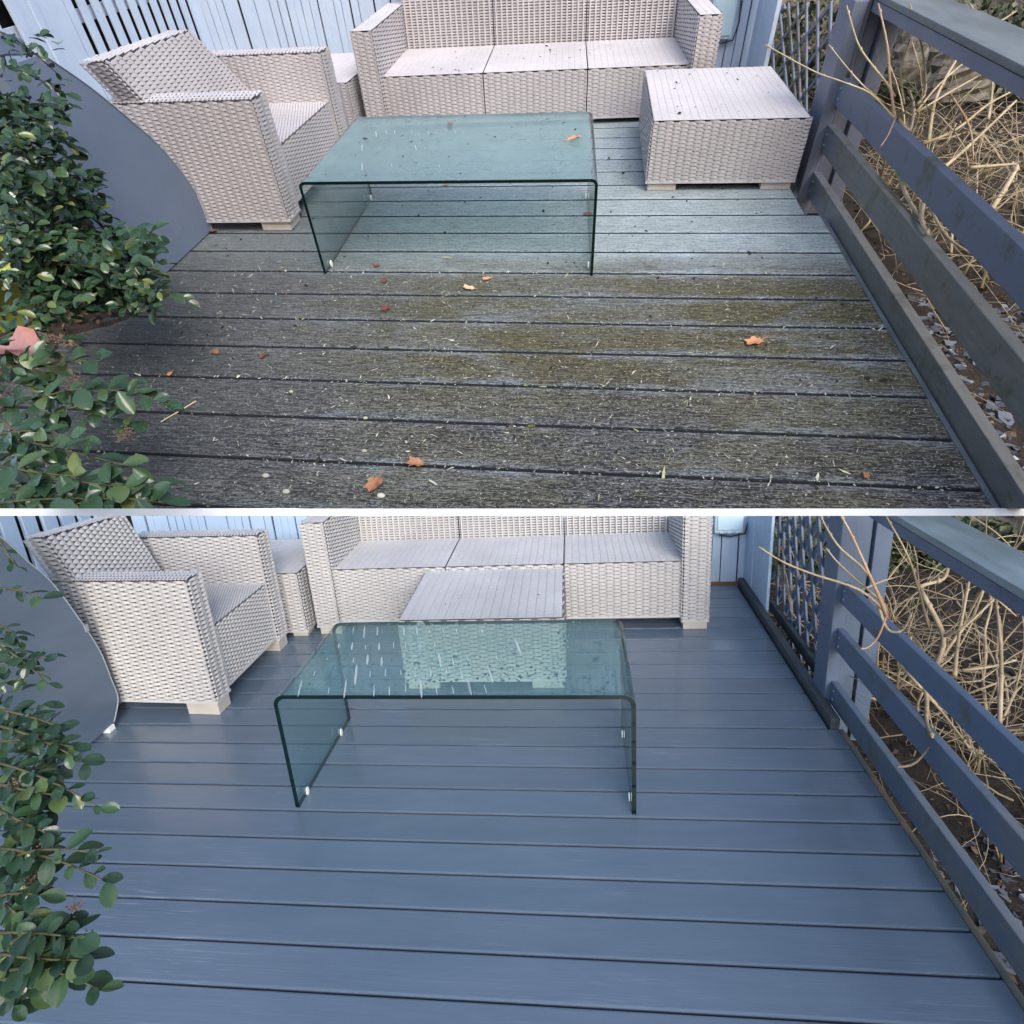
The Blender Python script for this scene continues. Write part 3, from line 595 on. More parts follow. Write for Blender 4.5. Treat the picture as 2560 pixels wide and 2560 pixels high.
# ------------------------------------------------------------------ trellises
def trellis(h, x, bars, back, wd, th, m, label, rails):
    t = root(h, 'trellis', (x, 1., 0), 0, label, 'trellis')
    for grp, xx, mm in ((bars, x, m), (back, x + th * 1.1, m)):
        for (a, b) in grp:
            p, q = onx(h, a, xx), onx(h, b, xx); d = q - p; p = p - d * .05; q = q + d * .12; mb = MB()
            o = np.array([x, 1., 0]); mb.bar(p - o, q - o, th, wd, (0, 1, 0)); part(mb, 'bar', mm, t)
    for (p, q, ww) in rails: mb = MB(); o = np.array([x, 1., 0]); mb.bar(np.array(p) - o, np.array(q) - o, .03 * (1 if h is B else .5), ww); part(mb, 'trellis_rail', 'kerb', t)
Zt = Zm(1740, 1290, 480 / 1932)
trellis(B, .12, [(Zt(840, 20), Zt(812, 890)), (Zt(880, 120), Zt(885, 1010)), (Zt(930, 20), Zt(965, 1190)), (Zt(990, 20), Zt(1045, 1320)), (Zt(1055, 20), Zt(1125, 1440)), (Zt(1135, 20), Zt(1225, 1560)), (Zt(1230, 20), Zt(1315, 1430)), (Zt(1320, 20), Zt(1410, 1300)), (Zt(1410, 20), Zt(1490, 1200))],
        [(Zt(1000, 20), Zt(790, 300)), (Zt(1130, 20), Zt(800, 560)), (Zt(1260, 20), Zt(820, 840)), (Zt(1390, 20), Zt(860, 1060)), (Zt(1500, 60), Zt(930, 1250)), (Zt(1540, 300), Zt(1010, 1420)), (Zt(1540, 620), Zt(1120, 1500))],
        .034, .012, 'railB', 'slate blue diagonal trellis between corner panel and railing post on the clean deck', [((.09, 1.62, .03), (.09, .62, .03), .07)])
trellis(T, .05, [(P3(575, 45), P3(590, 400)), (P3(620, 45), P3(655, 440)), (P3(668, 45), P3(703, 520)), (P3(716, 45), P3(730, 560)), (P3(765, 45), P3(763, 600)), (P3(825, 45), P3(820, 660)), (P3(895, 45), P3(880, 600)), (P3(965, 45), P3(930, 560)), (P3(1030, 45), P3(990, 560))],
        [(P3(640, 45), P3(500, 250)), (P3(760, 45), P3(500, 400)), (P3(880, 45), P3(560, 460)), (P3(1000, 45), P3(640, 520)), (P3(1000, 190), P3(700, 580)), (P3(980, 330), P3(760, 640)), (P3(960, 460), P3(810, 680))],
        .016, .007, 'railT', 'slate grey diagonal trellis behind the weathered ottoman above the dirty deck', [((.05, 1.85, -.01), (.05, .86, -.01), .03)])

# ------------------------------------------------------------------ curved covers at the left
def cover(h, x, prof, y_end, thick, m, label, crease=None):
    t = root(h, 'curved_cover', (x, prof[0][0], 0), 0, label, 'garden cover'); y0 = prof[0][0]
    # dense outline by Catmull-Rom
    pts = [np.array(p, float) for p in prof]; out = []
    for i in range(len(pts) - 1):
        a = pts[max(i - 1, 0)]; b = pts[i]; c = pts[i + 1]; d = pts[min(i + 2, len(pts) - 1)]
        for k in range(6): s_ = k / 6; out.append(.5 * ((2 * b) + (-a + c) * s_ + (2 * a - 5 * b + 4 * c - d) * s_ ** 2 + (-a + 3 * b - 3 * c + d) * s_ ** 3))
    out.append(pts[-1]); n = len(out)
    base = [(y_end, out[-1][1]), (y_end, out[0][1])]
    mb = MB(); V = [(0, p[0] - y0, p[1]) for p in out] + [(0, b[0] - y0, b[1]) for b in base]; k = len(V)
    V2 = [(-.03, a[1], a[2]) for a in V]
    mb.add(V + V2, [tuple(range(k))[::-1], tuple(range(k, 2 * k))] + [(i, (i + 1) % k, k + (i + 1) % k, k + i) for i in range(k)])
    part(mb, 'side_panel', m, t)
    mb = MB(); V = []
    for (yy, zz) in [(p[0] - y0, p[1]) for p in out] + [(y_end - y0, out[-1][1])]: V += [(-.031, yy, zz), (-thick, yy, zz)]
    mb.add(V, [(2 * i, 2 * i + 1, 2 * i + 3, 2 * i + 2) for i in range(len(V) // 2 - 1)]); part(mb, 'curved_sheet', m, t)
    r = .0035 * (1 if h is B else .5); mb = MB(); mb.tube([(.001, p[0] - y0 + r * .4, p[1] + r * .3) for p in out], r, 6); part(mb, 'edge_trim', 'trim', t, smooth=True)
    return t
c_ = cover(B, -3.95, [(.275, .03), (.345, .14), (.34, .28), (.325, .46), (.26, .70), (.175, .95), (.09, 1.10), (.02, 1.23), (-.12, 1.46), (-.3, 1.7)], -.45, .8, 'coverB', 'curved slate grey cover with pale edge at the left of the clean deck')
mb = MB(); mb.box(-.03, .012, -.055, -.012, -.028, .0); mb2 = MB(); mb2.box(-.03, .012, -.055, -.012, .001, .03); part(mb2, 'foot', 'pad', c_)
mb = MB(); mb.box(-.01, .008, .0, .02, .61, .65); part(mb, 'clip', 'trim', c_, label='small pale clip on the curved edge')
c_ = cover(T, -2.2, [(.315, .004), (.325, .07), (.29, .19), (.22, .31), (.14, .40), (.03, .51), (-.08, .60), (-.085, .603)], -.24, .75, 'coverT', 'grey fabric cover with curved edge leaning beside the weathered armchair')
def flap():
    t = MB(); a = [onx(T, p, -2.30) for p in (Zm(0, 0, 480 / 1932)(60, 340), Zm(0, 0, 480 / 1932)(240, 405), Zm(0, 0, 480 / 1932)(225, 450), Zm(0, 0, 480 / 1932)(300, 590), Zm(0, 0, 480 / 1932)(60, 680))]
    a = [a[4], a[3], a[2], a[1], a[0], a[0] + (0, -.4, .05), a[4] + (0, -.4, .0)]
    o = a[0].copy(); o[2] = 0; V = [p - o for p in a] + [p - o + (-.4, 0, .0) for p in a]; k = len(a)
    t.add(V, [tuple(range(k)), tuple(range(2 * k - 1, k - 1, -1))] + [(i, k + i, k + (i + 1) % k, (i + 1) % k) for i in range(k)])
    thing(T, t, 'folded_flap', 'coverT', tuple(o), label='dark grey folded flap behind the top of the fabric cover', cat='cover flap')
flap()

# ------------------------------------------------------------------ ground, banks, divider strip
def sheet(h, name, m, x0, x1, y0, y1, z, nx, ny, amp, seed, zf=None, **k):
    rng = np.random.RandomState(seed); mb = MB(); V = []
    for j in range(ny + 1):
        for i in range(nx + 1):
            x = x0 + (x1 - x0) * i / nx; y = y0 + (y1 - y0) * j / ny; V.append((x, y, (zf(x, y) if zf else z) + amp * rng.uniform(-1, 1)))
    mb.add(V, [(j * (nx + 1) + i, j * (nx + 1) + i + 1, (j + 1) * (nx + 1) + i + 1, (j + 1) * (nx + 1) + i) for j in range(ny) for i in range(nx)])
    return thing(h, mb, name, m, smooth=True, **k)
def gzB(x, y): return -.30 + max(0, x - 1.0) * .12 + max(0, y - 1.2) * .10 + .03 * math.sin(3 * x + 1) * math.sin(2.3 * y)
def gzT(x, y): return -.14 + max(0, x - .6) * .10 + .015 * math.sin(5 * x + 1) * math.sin(4.3 * y)
sheet(B, 'garden_ground', 'soilB', .028, 4.5, -3.2, 3.05, 0, 60, 80, .018, 1, gzB, kind='structure')
sheet(T, 'garden_ground', 'soilT', .014, 2.9, -1.2, 2.75, 0, 60, 80, .008, 2, gzT, kind='structure')
# soil beyond the left end of the decks
sheet(T, 'planting_bed', 'soilT', -3.4, -2.15, -1.3, -.12, .02, 30, 30, .012, 3, lambda x, y: .012 - max(0, x + 2.36) * .14 - .0 + .012 * math.sin(9 * x) * math.sin(7 * y), kind='structure')
# banks behind: a rough wall of earth / stone
def bank(h, name, m, pts, zb, zt, amp, seed, **k):
    rng = np.random.RandomState(seed); V = []; nx, nz = 110, 50; P = [np.array(p, float) for p in pts]; L = np.linspace(0, len(P) - 1.0001, nx + 1)
    for j in range(nz + 1):
        for i in range(nx + 1):
            a = int(L[i]); f_ = L[i] - a; p = P[a] * (1 - f_) + P[a + 1] * f_; z = zb + (zt - zb) * j / nz
            V.append((p[0] + amp * rng.uniform(-1, 1), p[1] + amp * rng.uniform(-1, 1) + .12 * (zt - zb) * j / nz, z + amp * .3 * rng.uniform(-1, 1)))
    mb = MB(); mb.add(V, [(j * (nx + 1) + i, j * (nx + 1) + i + 1, (j + 1) * (nx + 1) + i + 1, (j + 1) * (nx + 1) + i) for j in range(nz) for i in range(nx)])
    return thing(h, mb, name, m, smooth=True, **k)
bank(B, 'earth_bank', 'rock', [(-.2, 2.75), (1.0, 2.75), (2.0, 2.6), (3.2, 1.6), (4.4, .2)], -.35, 1.3, .022, 5, kind='structure')
bank(T, 'earth_bank', 'rock', [(-.2, 2.6), (.6, 2.6), (1.3, 2.3), (2.1, 1.2), (2.6, -.4)], -.2, 1.0, .013, 6, kind='structure')
# added white strip dividing the two terraces, laid flat to catch the sky
F0 = onz(T, (-260, 1270.5)); F1 = onz(T, (2830, 1270.5)); fd = F1 - F0; fn = np.array([fd[1], -fd[0], 0]); fn /= np.linalg.norm(fn)
mb = MB(); o = (F0 + F1) / 2; dn = np.array([0, 0, -1.])
G0 = onz(T, (-260, 1292)); G1 = onz(T, (2830, 1292)); a0, a1, b0, b1 = F0 - o, F1 - o, G0 - o, G1 - o
mb.hexa([b0 + dn * .08, b1 + dn * .08, a1 + dn * .08, a0 + dn * .08, b0, b1, a1, a0])
thing(T, mb, 'added_divider_strip', 'white', tuple(o), kind='structure')

# ------------------------------------------------------------------ leaves
def leaf_tpl(rng, fold=.10, curl=.16):
    w_ = rng.uniform(.27, .37); ty = (0, .12, .3, .5, .68, .84, .94, 1.); tw = (0, .42, .80, 1., .97, .72, .40, 0); wv = rng.uniform(-.03, .03); V = []; F = []
    for (y, q) in zip(ty, tw):
        z = .02 - curl * y * y + wv * math.sin(6 * y); V += [(-w_ * q, y, z + fold * q), (-w_ * q * .5, y, z + fold * q * .35 + .012), (0, y, z - .012), (w_ * q * .5, y, z + fold * q * .35 + .012), (w_ * q, y, z + fold * q)]
    for a in range(7):
        for b in range(4): F.append((5 * a + b, 5 * a + b + 1, 5 * a + b + 6, 5 * a + b + 5))
    return np.array(V), F
def frame(d, up):
    d = d / np.linalg.norm(d); x = np.cross(d, up); x /= np.linalg.norm(x) + 1e-9; z = np.cross(x, d); return np.stack([x, d, z], 1)
def hitdep(h, uv, xc):
    d = ray(h, *uv); t1 = (.02 - h.c[2]) / d[2] if d[2] < 0 else 9.; t2 = (xc - h.c[0]) / d[0] if d[0] < 0 else 9.
    return min(t1, t2 if t2 > 0 else 9.)
def evergreen(h, twigs, fills, label, base, seeds, lm, nleafobj=300):
    rng = random.Random(11 if h is T else 12); t = root(h, 'evergreen_shrub', base, 0, label, 'shrub'); o = np.array(base, float)
    tpls = [leaf_tpl(rng, rng.uniform(.05, .16), rng.uniform(.08, .25)) for _ in range(4)]
    meshes = []
    for tp in tpls: m_ = MB(); m_.add(tp[0] / h.s, tp[1]); meshes.append(mkmesh('leaf', m_, lm, h, smooth=True))   # unit sized
    leaves = []
    def addleaf(p, d, size):
        up = np.array([rng.uniform(-.35, .35), rng.uniform(-.6, .1), 1.]); leaves.append((p, frame(d, up), size))
    for (uv0, d0, uv1, d1, n, px_) in twigs:
        XC = -3.9 if h is B else -2.16
        d0 = min(d0, hitdep(h, FU(*uv0), XC) * rng.uniform(.86, .94)); d1 = min(d1, hitdep(h, FU(*uv1), XC) * rng.uniform(.86, .94))
        a = atd(h, FU(*uv0), d0); b = atd(h, FU(*uv1), d1); L = np.linalg.norm(b - a); pts = []
        sag = rng.uniform(.02, .10) * L; j1 = np.array([rng.gauss(0, .03) * L for _ in range(3)])
        for k in range(7): s_ = k / 6; pts.append(a + (b - a) * s_ + np.array([0, 0, sag * 4 * s_ * (1 - s_)]) + j1 * math.sin(3 * s_))
        m_ = MB(); r0 = .0028 * (1.5 if h is B else .9); m_.tube([p - o for p in pts], [r0 * (1 - .65 * k / 6) for k in range(7)], 5); part(m_, 'twig', 'stem', t, smooth=True)
        sz = px_ * 1.325 / FPX * (d0 + d1) / 2; ax_ = (b - a) / L
        for i in range(n):
            s_ = min(1, .12 + .9 * i / max(1, n - 1)); k = min(5, int(s_ * 6)); p = pts[k] + (pts[k + 1] - pts[k]) * (s_ * 6 - k if s_ < 1 else 1)
            an = i * 2.4 + rng.uniform(-.4, .4); side = np.cross(ax_, [0, 0, 1]); side /= np.linalg.norm(side); upv = np.cross(side, ax_)
            spread = 1.0 if s_ < .9 else .45
            d = ax_ * rng.uniform(.35, .8) + spread * (side * math.cos(an) + upv * .45 * math.sin(an)); addleaf(p, d, sz * rng.uniform(.6, 1.3))
    for (u0, v0, u1, v1, d0, d1, n, px_) in fills:
        for i in range(int(n * (1.5 if h is T else 1.0))):
            u = rng.uniform(u0, u1); v = rng.uniform(v0, v1); dd = min(rng.uniform(d0, d1), hitdep(h, FU(u, v), XC) * rng.uniform(.84, .97)); p = atd(h, FU(u, v), dd)
            d = np.array([rng.uniform(-.3, 1), rng.uniform(-1, .5), rng.uniform(-.4, .5)]); addleaf(p, d, px_ * 1.325 / FPX * dd * rng.uniform(.55, 1.25))
    # keep every leaf off the deck
    leaves = [l for l in leaves if l[0][2] > .012]
    leaves.sort(key=lambda l: -l[2])
    rest = MB()
    for i, (p, F, sz) in enumerate(leaves):
        if i < nleafobj:
            ob = bpy.data.objects.new('leaf', meshes[i % 4]); col.objects.link(ob); HALF[ob.name] = h; ob.parent = t
            mt = Matrix([[*(F[r] * sz * h.s), (p[r] - o[r]) * h.s] for r in range(3)] + [[0, 0, 0, 1]]); ob.matrix_local = mt
        else:
            V, FF = tpls[i % 4]; rest.arr((V * sz) @ F.T + p - o, FF)
    if rest.n: me = mkmesh('foliage', rest, lm, h, smooth=True); part(me, 'foliage', None, t, kind='stuff')
    m_ = MB()
    for (u, v, dd, r, n) in seeds:
        dd = min(dd, hitdep(h, FU(u, v), XC) * .9)
        c = atd(h, FU(u, v), dd); kk = 1.325 / FPX * dd
        for i in range(n):
            q = c + np.array([rng.gauss(0, r * .5) * kk, rng.gauss(0, r * .5) * kk, rng.gauss(0, r * .35) * kk]); e = kk * rng.uniform(1.0, 2.4)
            P = [q + np.array(v_) * e for v_ in ((1, 0, 0), (-.5, .8, 0), (-.5, -.8, 0), (0, 0, 1.2), (0, 0, -1.2))]
            m_.add([x - o for x in P], [(0, 1, 3), (1, 2, 3), (2, 0, 3), (1, 0, 4), (2, 1, 4), (0, 2, 4)])
            if i % 6 == 0: m_.tube([c - o, q - o], [kk * .4, kk * .3], 3)
    part(mkmesh('seed_heads', m_, 'seed', h), 'seed_heads', None, t, kind='stuff')
    return t
twT = [((0, 60, ), 1.75, (120, 150), 1.75, 9, 22), ((0, 120), 1.7, (135, 185), 1.7, 10, 22), ((0, 190), 1.65, (150, 285), 1.6, 13, 26), ((0, 230), 1.6, (120, 330), 1.6, 12, 26),
       ((0, 300), 1.55, (195, 370), 1.5, 14, 27), ((0, 340), 1.5, (205, 410), 1.5, 14, 27), ((0, 400), 1.45, (210, 430), 1.45, 14, 27), ((20, 420), 1.45, (250, 500), 1.4, 15, 27),
       ((20, 470), 1.4, (310, 500), 1.4, 18, 28), ((60, 500), 1.4, (355, 570), 1.35, 16, 26), ((60, 470), 1.4, (230, 540), 1.4, 14, 28), ((0, 520), 1.4, (130, 600), 1.35, 10, 28), ((100, 520), 1.4, (210, 560), 1.38, 11, 28),
       ((0, 640), 1.2, (180, 670), 1.2, 7, 40), ((20, 700), 1.15, (190, 680), 1.15, 7, 40), ((10, 690), 1.15, (130, 750), 1.15, 8, 42), ((60, 760), 1.1, (320, 765), 1.1, 17, 40),
       ((100, 780), 1.1, (260, 740), 1.1, 8, 38), ((0, 820), 1.05, (150, 830), 1.05, 8, 46), ((30, 830), 1.05, (250, 880), 1.0, 11, 52), ((0, 880), 1.0, (180, 900), 1.0, 9, 52), ((60, 900), 1.0, (300, 925), 1.0, 14, 48),
       ((0, 950), .98, (160, 940), .98, 9, 50), ((120, 960), .98, (310, 950), .98, 8, 44), ((0, 790), 1.08, (80, 850), 1.08, 7, 46)]
flT = [(0, 60, 110, 200, 1.5, 1.8, 40, 24), (0, 180, 130, 330, 1.5, 1.75, 150, 26), (0, 320, 190, 470, 1.5, 1.65, 230, 26), (0, 440, 270, 540, 1.42, 1.6, 260, 27), (60, 470, 250, 570, 1.4, 1.5, 120, 27),
       (0, 330, 140, 480, 1.42, 1.5, 70, 28), (60, 430, 300, 590, 1.2, 1.5, 260, 27), (0, 570, 110, 640, 1.2, 1.3, 26, 30), (0, 640, 110, 800, 1.1, 1.2, 36, 38), (60, 720, 250, 800, 1.1, 1.15, 30, 36), (0, 810, 60, 950, 1.02, 1.1, 22, 46), (0, 900, 260, 960, 1.0, 1.08, 40, 46)]
evergreen(T, twT, flT, 'glossy evergreen shrub spilling over the left end of the dirty deck', (-2.75, -.75, 0), [(165, 425, 1.42, 10, 30), (100, 640, 1.15, 18, 60), (140, 720, 1.15, 16, 60), (235, 820, 1.1, 20, 80), (60, 560, 1.4, 24, 70)], 'leafT')
twB = [((0, 1020), 1.75, (35, 1070), 1.75, 5, 26), ((0, 1110), 1.7, (80, 1130), 1.7, 7, 28), ((0, 1180), 1.65, (30, 1200), 1.65, 6, 28), ((0, 1220), 1.6, (90, 1290), 1.6, 10, 30), ((0, 1260), 1.6, (90, 1240), 1.6, 9, 30),
       ((0, 1340), 1.55, (110, 1370), 1.5, 10, 32), ((0, 1370), 1.5, (160, 1440), 1.5, 14, 32), ((0, 1400), 1.5, (140, 1410), 1.5, 12, 32), ((0, 1440), 1.48, (190, 1525), 1.45, 15, 28), ((0, 1480), 1.45, (110, 1500), 1.45, 9, 34),
       ((0, 1530), 1.42, (85, 1570), 1.4, 9, 36), ((0, 1600), 1.4, (200, 1665), 1.35, 14, 38), ((20, 1620), 1.4, (185, 1610), 1.38, 10, 36), ((0, 1690), 1.35, (75, 1690), 1.35, 8, 40), ((0, 1700), 1.35, (70, 1760), 1.33, 7, 42),
       ((0, 1760), 1.3, (150, 1770), 1.28, 12, 46), ((0, 1800), 1.28, (160, 1810), 1.26, 13, 46), ((20, 1830), 1.26, (190, 1870), 1.24, 10, 48), ((0, 1850), 1.26, (60, 1850), 1.25, 6, 46)]
flB = [(0, 1330, 110, 1480, 1.55, 1.68, 130, 32), (0, 1450, 90, 1560, 1.48, 1.6, 90, 34), (0, 1560, 90, 1700, 1.42, 1.52, 110, 36), (0, 1700, 60, 1900, 1.32, 1.42, 70, 44), (10, 1740, 140, 1850, 1.3, 1.38, 70, 44), (0, 1200, 50, 1330, 1.62, 1.72, 30, 28)]
evergreen(B, twB, flB, 'glossy evergreen shrub overhanging the left side of the clean deck', (-3.1, -1.6, 0), [(35, 1400, 1.5, 14, 30), (90, 1590, 1.4, 18, 50), (140, 1710, 1.36, 14, 60), (100, 1740, 1.34, 12, 40), (60, 1660, 1.4, 16, 50), (85, 1850, 1.27, 12, 50), (25, 1480, 1.45, 14, 40), (165, 1765, 1.3, 9, 30)], 'leafB')

# ------------------------------------------------------------------ bare shrub beyond the railing
def bare_shrub(h, label, explicit, S, base, zs):
    rng = random.Random(21 if h is B else 33); t = root(h, 'bare_shrub', base, 0, label, 'shrub'); o = np.array(base, float); nm = 'branch' if h is B else 'branchT'
    twigs = MB(); k = 1 if h is B else .52
    def grow(p, d, L, r, lvl):
        n = 6; pts = [p.copy()]; rad = [r]
        for i in range(n):
            d = d + np.array([rng.gauss(0, .24), rng.gauss(0, .24), rng.gauss(0, .22) + (.03 if lvl < 2 else -.02)]); d /= np.linalg.norm(d)
            p = p + d * L / n * np.array(S); pts.append(p.copy()); rad.append(r * (1 - .55 * (i + 1) / n))
            if pts[-1][0] < .09 * (1 if h is B else .8) and lvl < 3: d[0] = abs(d[0]) + .3; 
        pts = [np.array([max(q[0], .10 if h is B else .075), q[1], max(q[2], (gzB if h is B else gzT)(q[0], q[1]))]) for q in pts]
        if lvl == 0: m_ = MB(); m_.tube([q - o for q in pts], rad, 6); part(m_, 'branch', nm, t, smooth=True)
        else: twigs.tube([q - o for q in pts], rad, 4 if lvl > 1 else 5)
        if lvl < 3:
            for _ in range((4, 2, 1)[lvl]):
                i = rng.randint(1, n); ax_ = np.array([rng.gauss(0, 1), rng.gauss(0, 1), rng.gauss(.15, .7)]); dd = d * .6 + ax_ * .6; grow(pts[i].copy(), dd / np.linalg.norm(dd), L * rng.uniform(.45, .8), max(.0016 * k, r * .48), lvl + 1)
    for (x, y, n) in zs:
        for _ in range(n):
            p = np.array([x + rng.gauss(0, .07) * S[0], y + rng.gauss(0, .1) * S[1], (gzB if h is B else gzT)(x, y)]); d = np.array([rng.gauss(.15, .5), rng.gauss(-.1, .5), 1.0]); d /= np.linalg.norm(d)
            grow(p, d, rng.uniform(.7, 1.15), rng.uniform(.007, .013) * k, 0)
    gz_ = gzB if h is B else gzT; S_ = np.array(S)
    def cane(p, d, L, r, n, kids):
        pts = []; st = np.zeros(3); kinks = []
        for i in range(n):
            pts.append(np.array([max(p[0], .10 if h is B else .075), p[1], max(p[2], gz_(p[0], p[1]) + .004)]))
            st = st * .6 + np.array([rng.gauss(0, .09), rng.gauss(0, .09), rng.gauss(-.03 if h is B else -.012, .06)]); d = d + st
            if rng.random() < .16: d = d + np.array([rng.gauss(0, .35), rng.gauss(0, .35), rng.gauss(0, .2)])
            d = d / np.linalg.norm(d); kinks.append(d); p = p + d * L / n * S_
        twigs.tube([q - o for q in pts], [r * (1 - .72 * i / n) for i in range(n)], 5 if r > .004 * k else 4)
        for _ in range(kids):
            i = rng.randint(2, n - 2); dd = kinks[i] * .5 + np.array([rng.gauss(0, .7), rng.gauss(0, .7), rng.gauss(.25, .5)]); cane(pts[i], dd / np.linalg.norm(dd), L * rng.uniform(.3, .6), r * .5, 8, 1 if kids > 2 else 0)
    for _ in range(64):
        x, y, _n = rng.choice(zs); p = np.array([x + rng.gauss(0, .13) * S[0], y + rng.gauss(0, .2), 0.]); p[2] = gz_(p[0], p[1]); a = rng.uniform(0, 6.28); el = rng.uniform(.45, 1.4)
        cane(p, np.array([math.cos(a) * math.cos(el), math.sin(a) * math.cos(el), math.sin(el)]), rng.uniform(.8, 1.7), rng.choice((.0026, .003, .0036, .0045, .006, .009)) * k, 14, 4)
    for (pl, r, mm) in explicit:
        P = [atd(h, uv, dd) for uv, dd in pl]; out = []
        for i in range(len(P) - 1):
            a = P[max(i - 1, 0)]; b = P[i]; c = P[i + 1]; d = P[min(i + 2, len(P) - 1)]
            for q in range(4): s_ = q / 4; out.append(.5 * ((2 * b) + (-a + c) * s_ + (2 * a - 5 * b + 4 * c - d) * s_ ** 2 + (-a + 3 * b - 3 * c + d) * s_ ** 3))
        out.append(P[-1]); n = len(out); m_ = MB(); r = r * .62; m_.tube([q - o for q in out], [r * (1 - .5 * i / n) for i in range(n)], 6)
        for i in range(3, n, 4): c = out[i] - o; e = r * 1.5; m_.add([c + np.array(v_) * e for v_ in ((1, 0, 0), (-.5, .8, 0), (-.5, -.8, 0), (0, 0, 1.2), (0, 0, -1.2))], [(0, 1, 3), (1, 2, 3), (2, 0, 3), (1, 0, 4), (2, 1, 4), (0, 2, 4)])
        part(m_, 'branch', mm, t, smooth=True)
    part(mkmesh('twigs', twigs, nm, h, smooth=True), 'twigs', None, t, kind='stuff')
def pl(fn, *a): return [(fn(x, y), d) for (x, y, d) in a]
exB = [(pl(S3, (1190, 560, 2.15), (1050, 440, 2.1), (800, 355, 2.1), (640, 290, 2.1), (508, 208, 2.1)), .0085, 'branch'), (pl(S3, (1200, 560, 2.15), (1090, 350, 2.1), (950, 220, 2.1), (880, 120, 2.1), (840, 40, 2.1)), .009, 'branch'),
       (pl(S3, (1200, 590, 2.15), (1130, 420, 2.1), (1060, 260, 2.1), (1000, 130, 2.1), (950, 40, 2.1)), .010, 'branch2'), (pl(S3, (1190, 520, 2.2), (1060, 410, 2.15), (940, 300, 2.1), (870, 215, 2.1)), .007, 'branch'),
       (pl(S3, (1420, 640, 2.3), (1370, 450, 2.2), (1310, 260, 2.1), (1190, 40, 2.1)), .008, 'branch'), (pl(S3, (1195, 580, 2.1), (1150, 690, 2.05), (1100, 745, 2.0), (1055, 757, 2.0)), .006, 'branch2'),
       (pl(S3, (1150, 520, 2.15), (1200, 650, 2.15), (1280, 655, 2.3), (1330, 560, 2.4)), .010, 'branch'), (pl(S3, (1460, 850, 2.5), (1500, 690, 2.5), (1400, 480, 2.5), (1380, 420, 2.6), (1500, 380, 2.6), (1530, 290, 2.6)), .019, 'branch'),
       (pl(S3, (1500, 690, 2.5), (1620, 630, 2.4), (1780, 480, 2.4)), .011, 'branch'), (pl(S3, (1560, 900, 2.4), (1580, 700, 2.5), (1640, 380, 2.6)), .015, 'branch'), (pl(S3, (1060, 440, 2.2), (1180, 390, 2.2), (1290, 360, 2.3)), .006, 'branch'),
       (pl(S3, (1600, 370, 2.3), (1700, 420, 2.3), (1890, 580, 2.3)), .008, 'branch'), (pl(S3, (1280, 850, 2.5), (1400, 970, 2.4), (1410, 1150, 2.3), (1440, 1230, 2.2)), .016, 'branch'), (pl(S3, (1270, 840, 2.4), (1480, 1080, 2.4), (1640, 1290, 2.3)), .012, 'branch'), (pl(S3, (1250, 1390, 2.2), (1360, 1360, 2.2), (1500, 1180, 2.3)), .008, 'branch'),
       (pl(S3, (1800, 1180, 2.0), (1810, 800, 2.1), (1780, 480, 2.3)), .013, 'branch'), (pl(S3, (1600, 870, 2.2), (1760, 850, 2.2), (1890, 815, 2.2)), .010, 'branch'), (pl(S3, (1500, 60, 3.2), (1640, 140, 3.2), (1760, 190, 3.2), (1880, 180, 3.2)), .009, 'branch'), (pl(S3, (1640, 40, 3.3), (1780, 130, 3.2), (1890, 240, 3.2)), .008, 'branch')]
bare_shrub(B, 'tangled bare tan shrub beyond the slate blue railing by the clean deck', exB, (1, 1, 1), (.6, .5, -.3), [(.45, .75, 3), (.75, .35, 3), (1.1, .8, 3), (1.3, .0, 3), (.7, 1.3, 3), (.55, -.2, 1)])
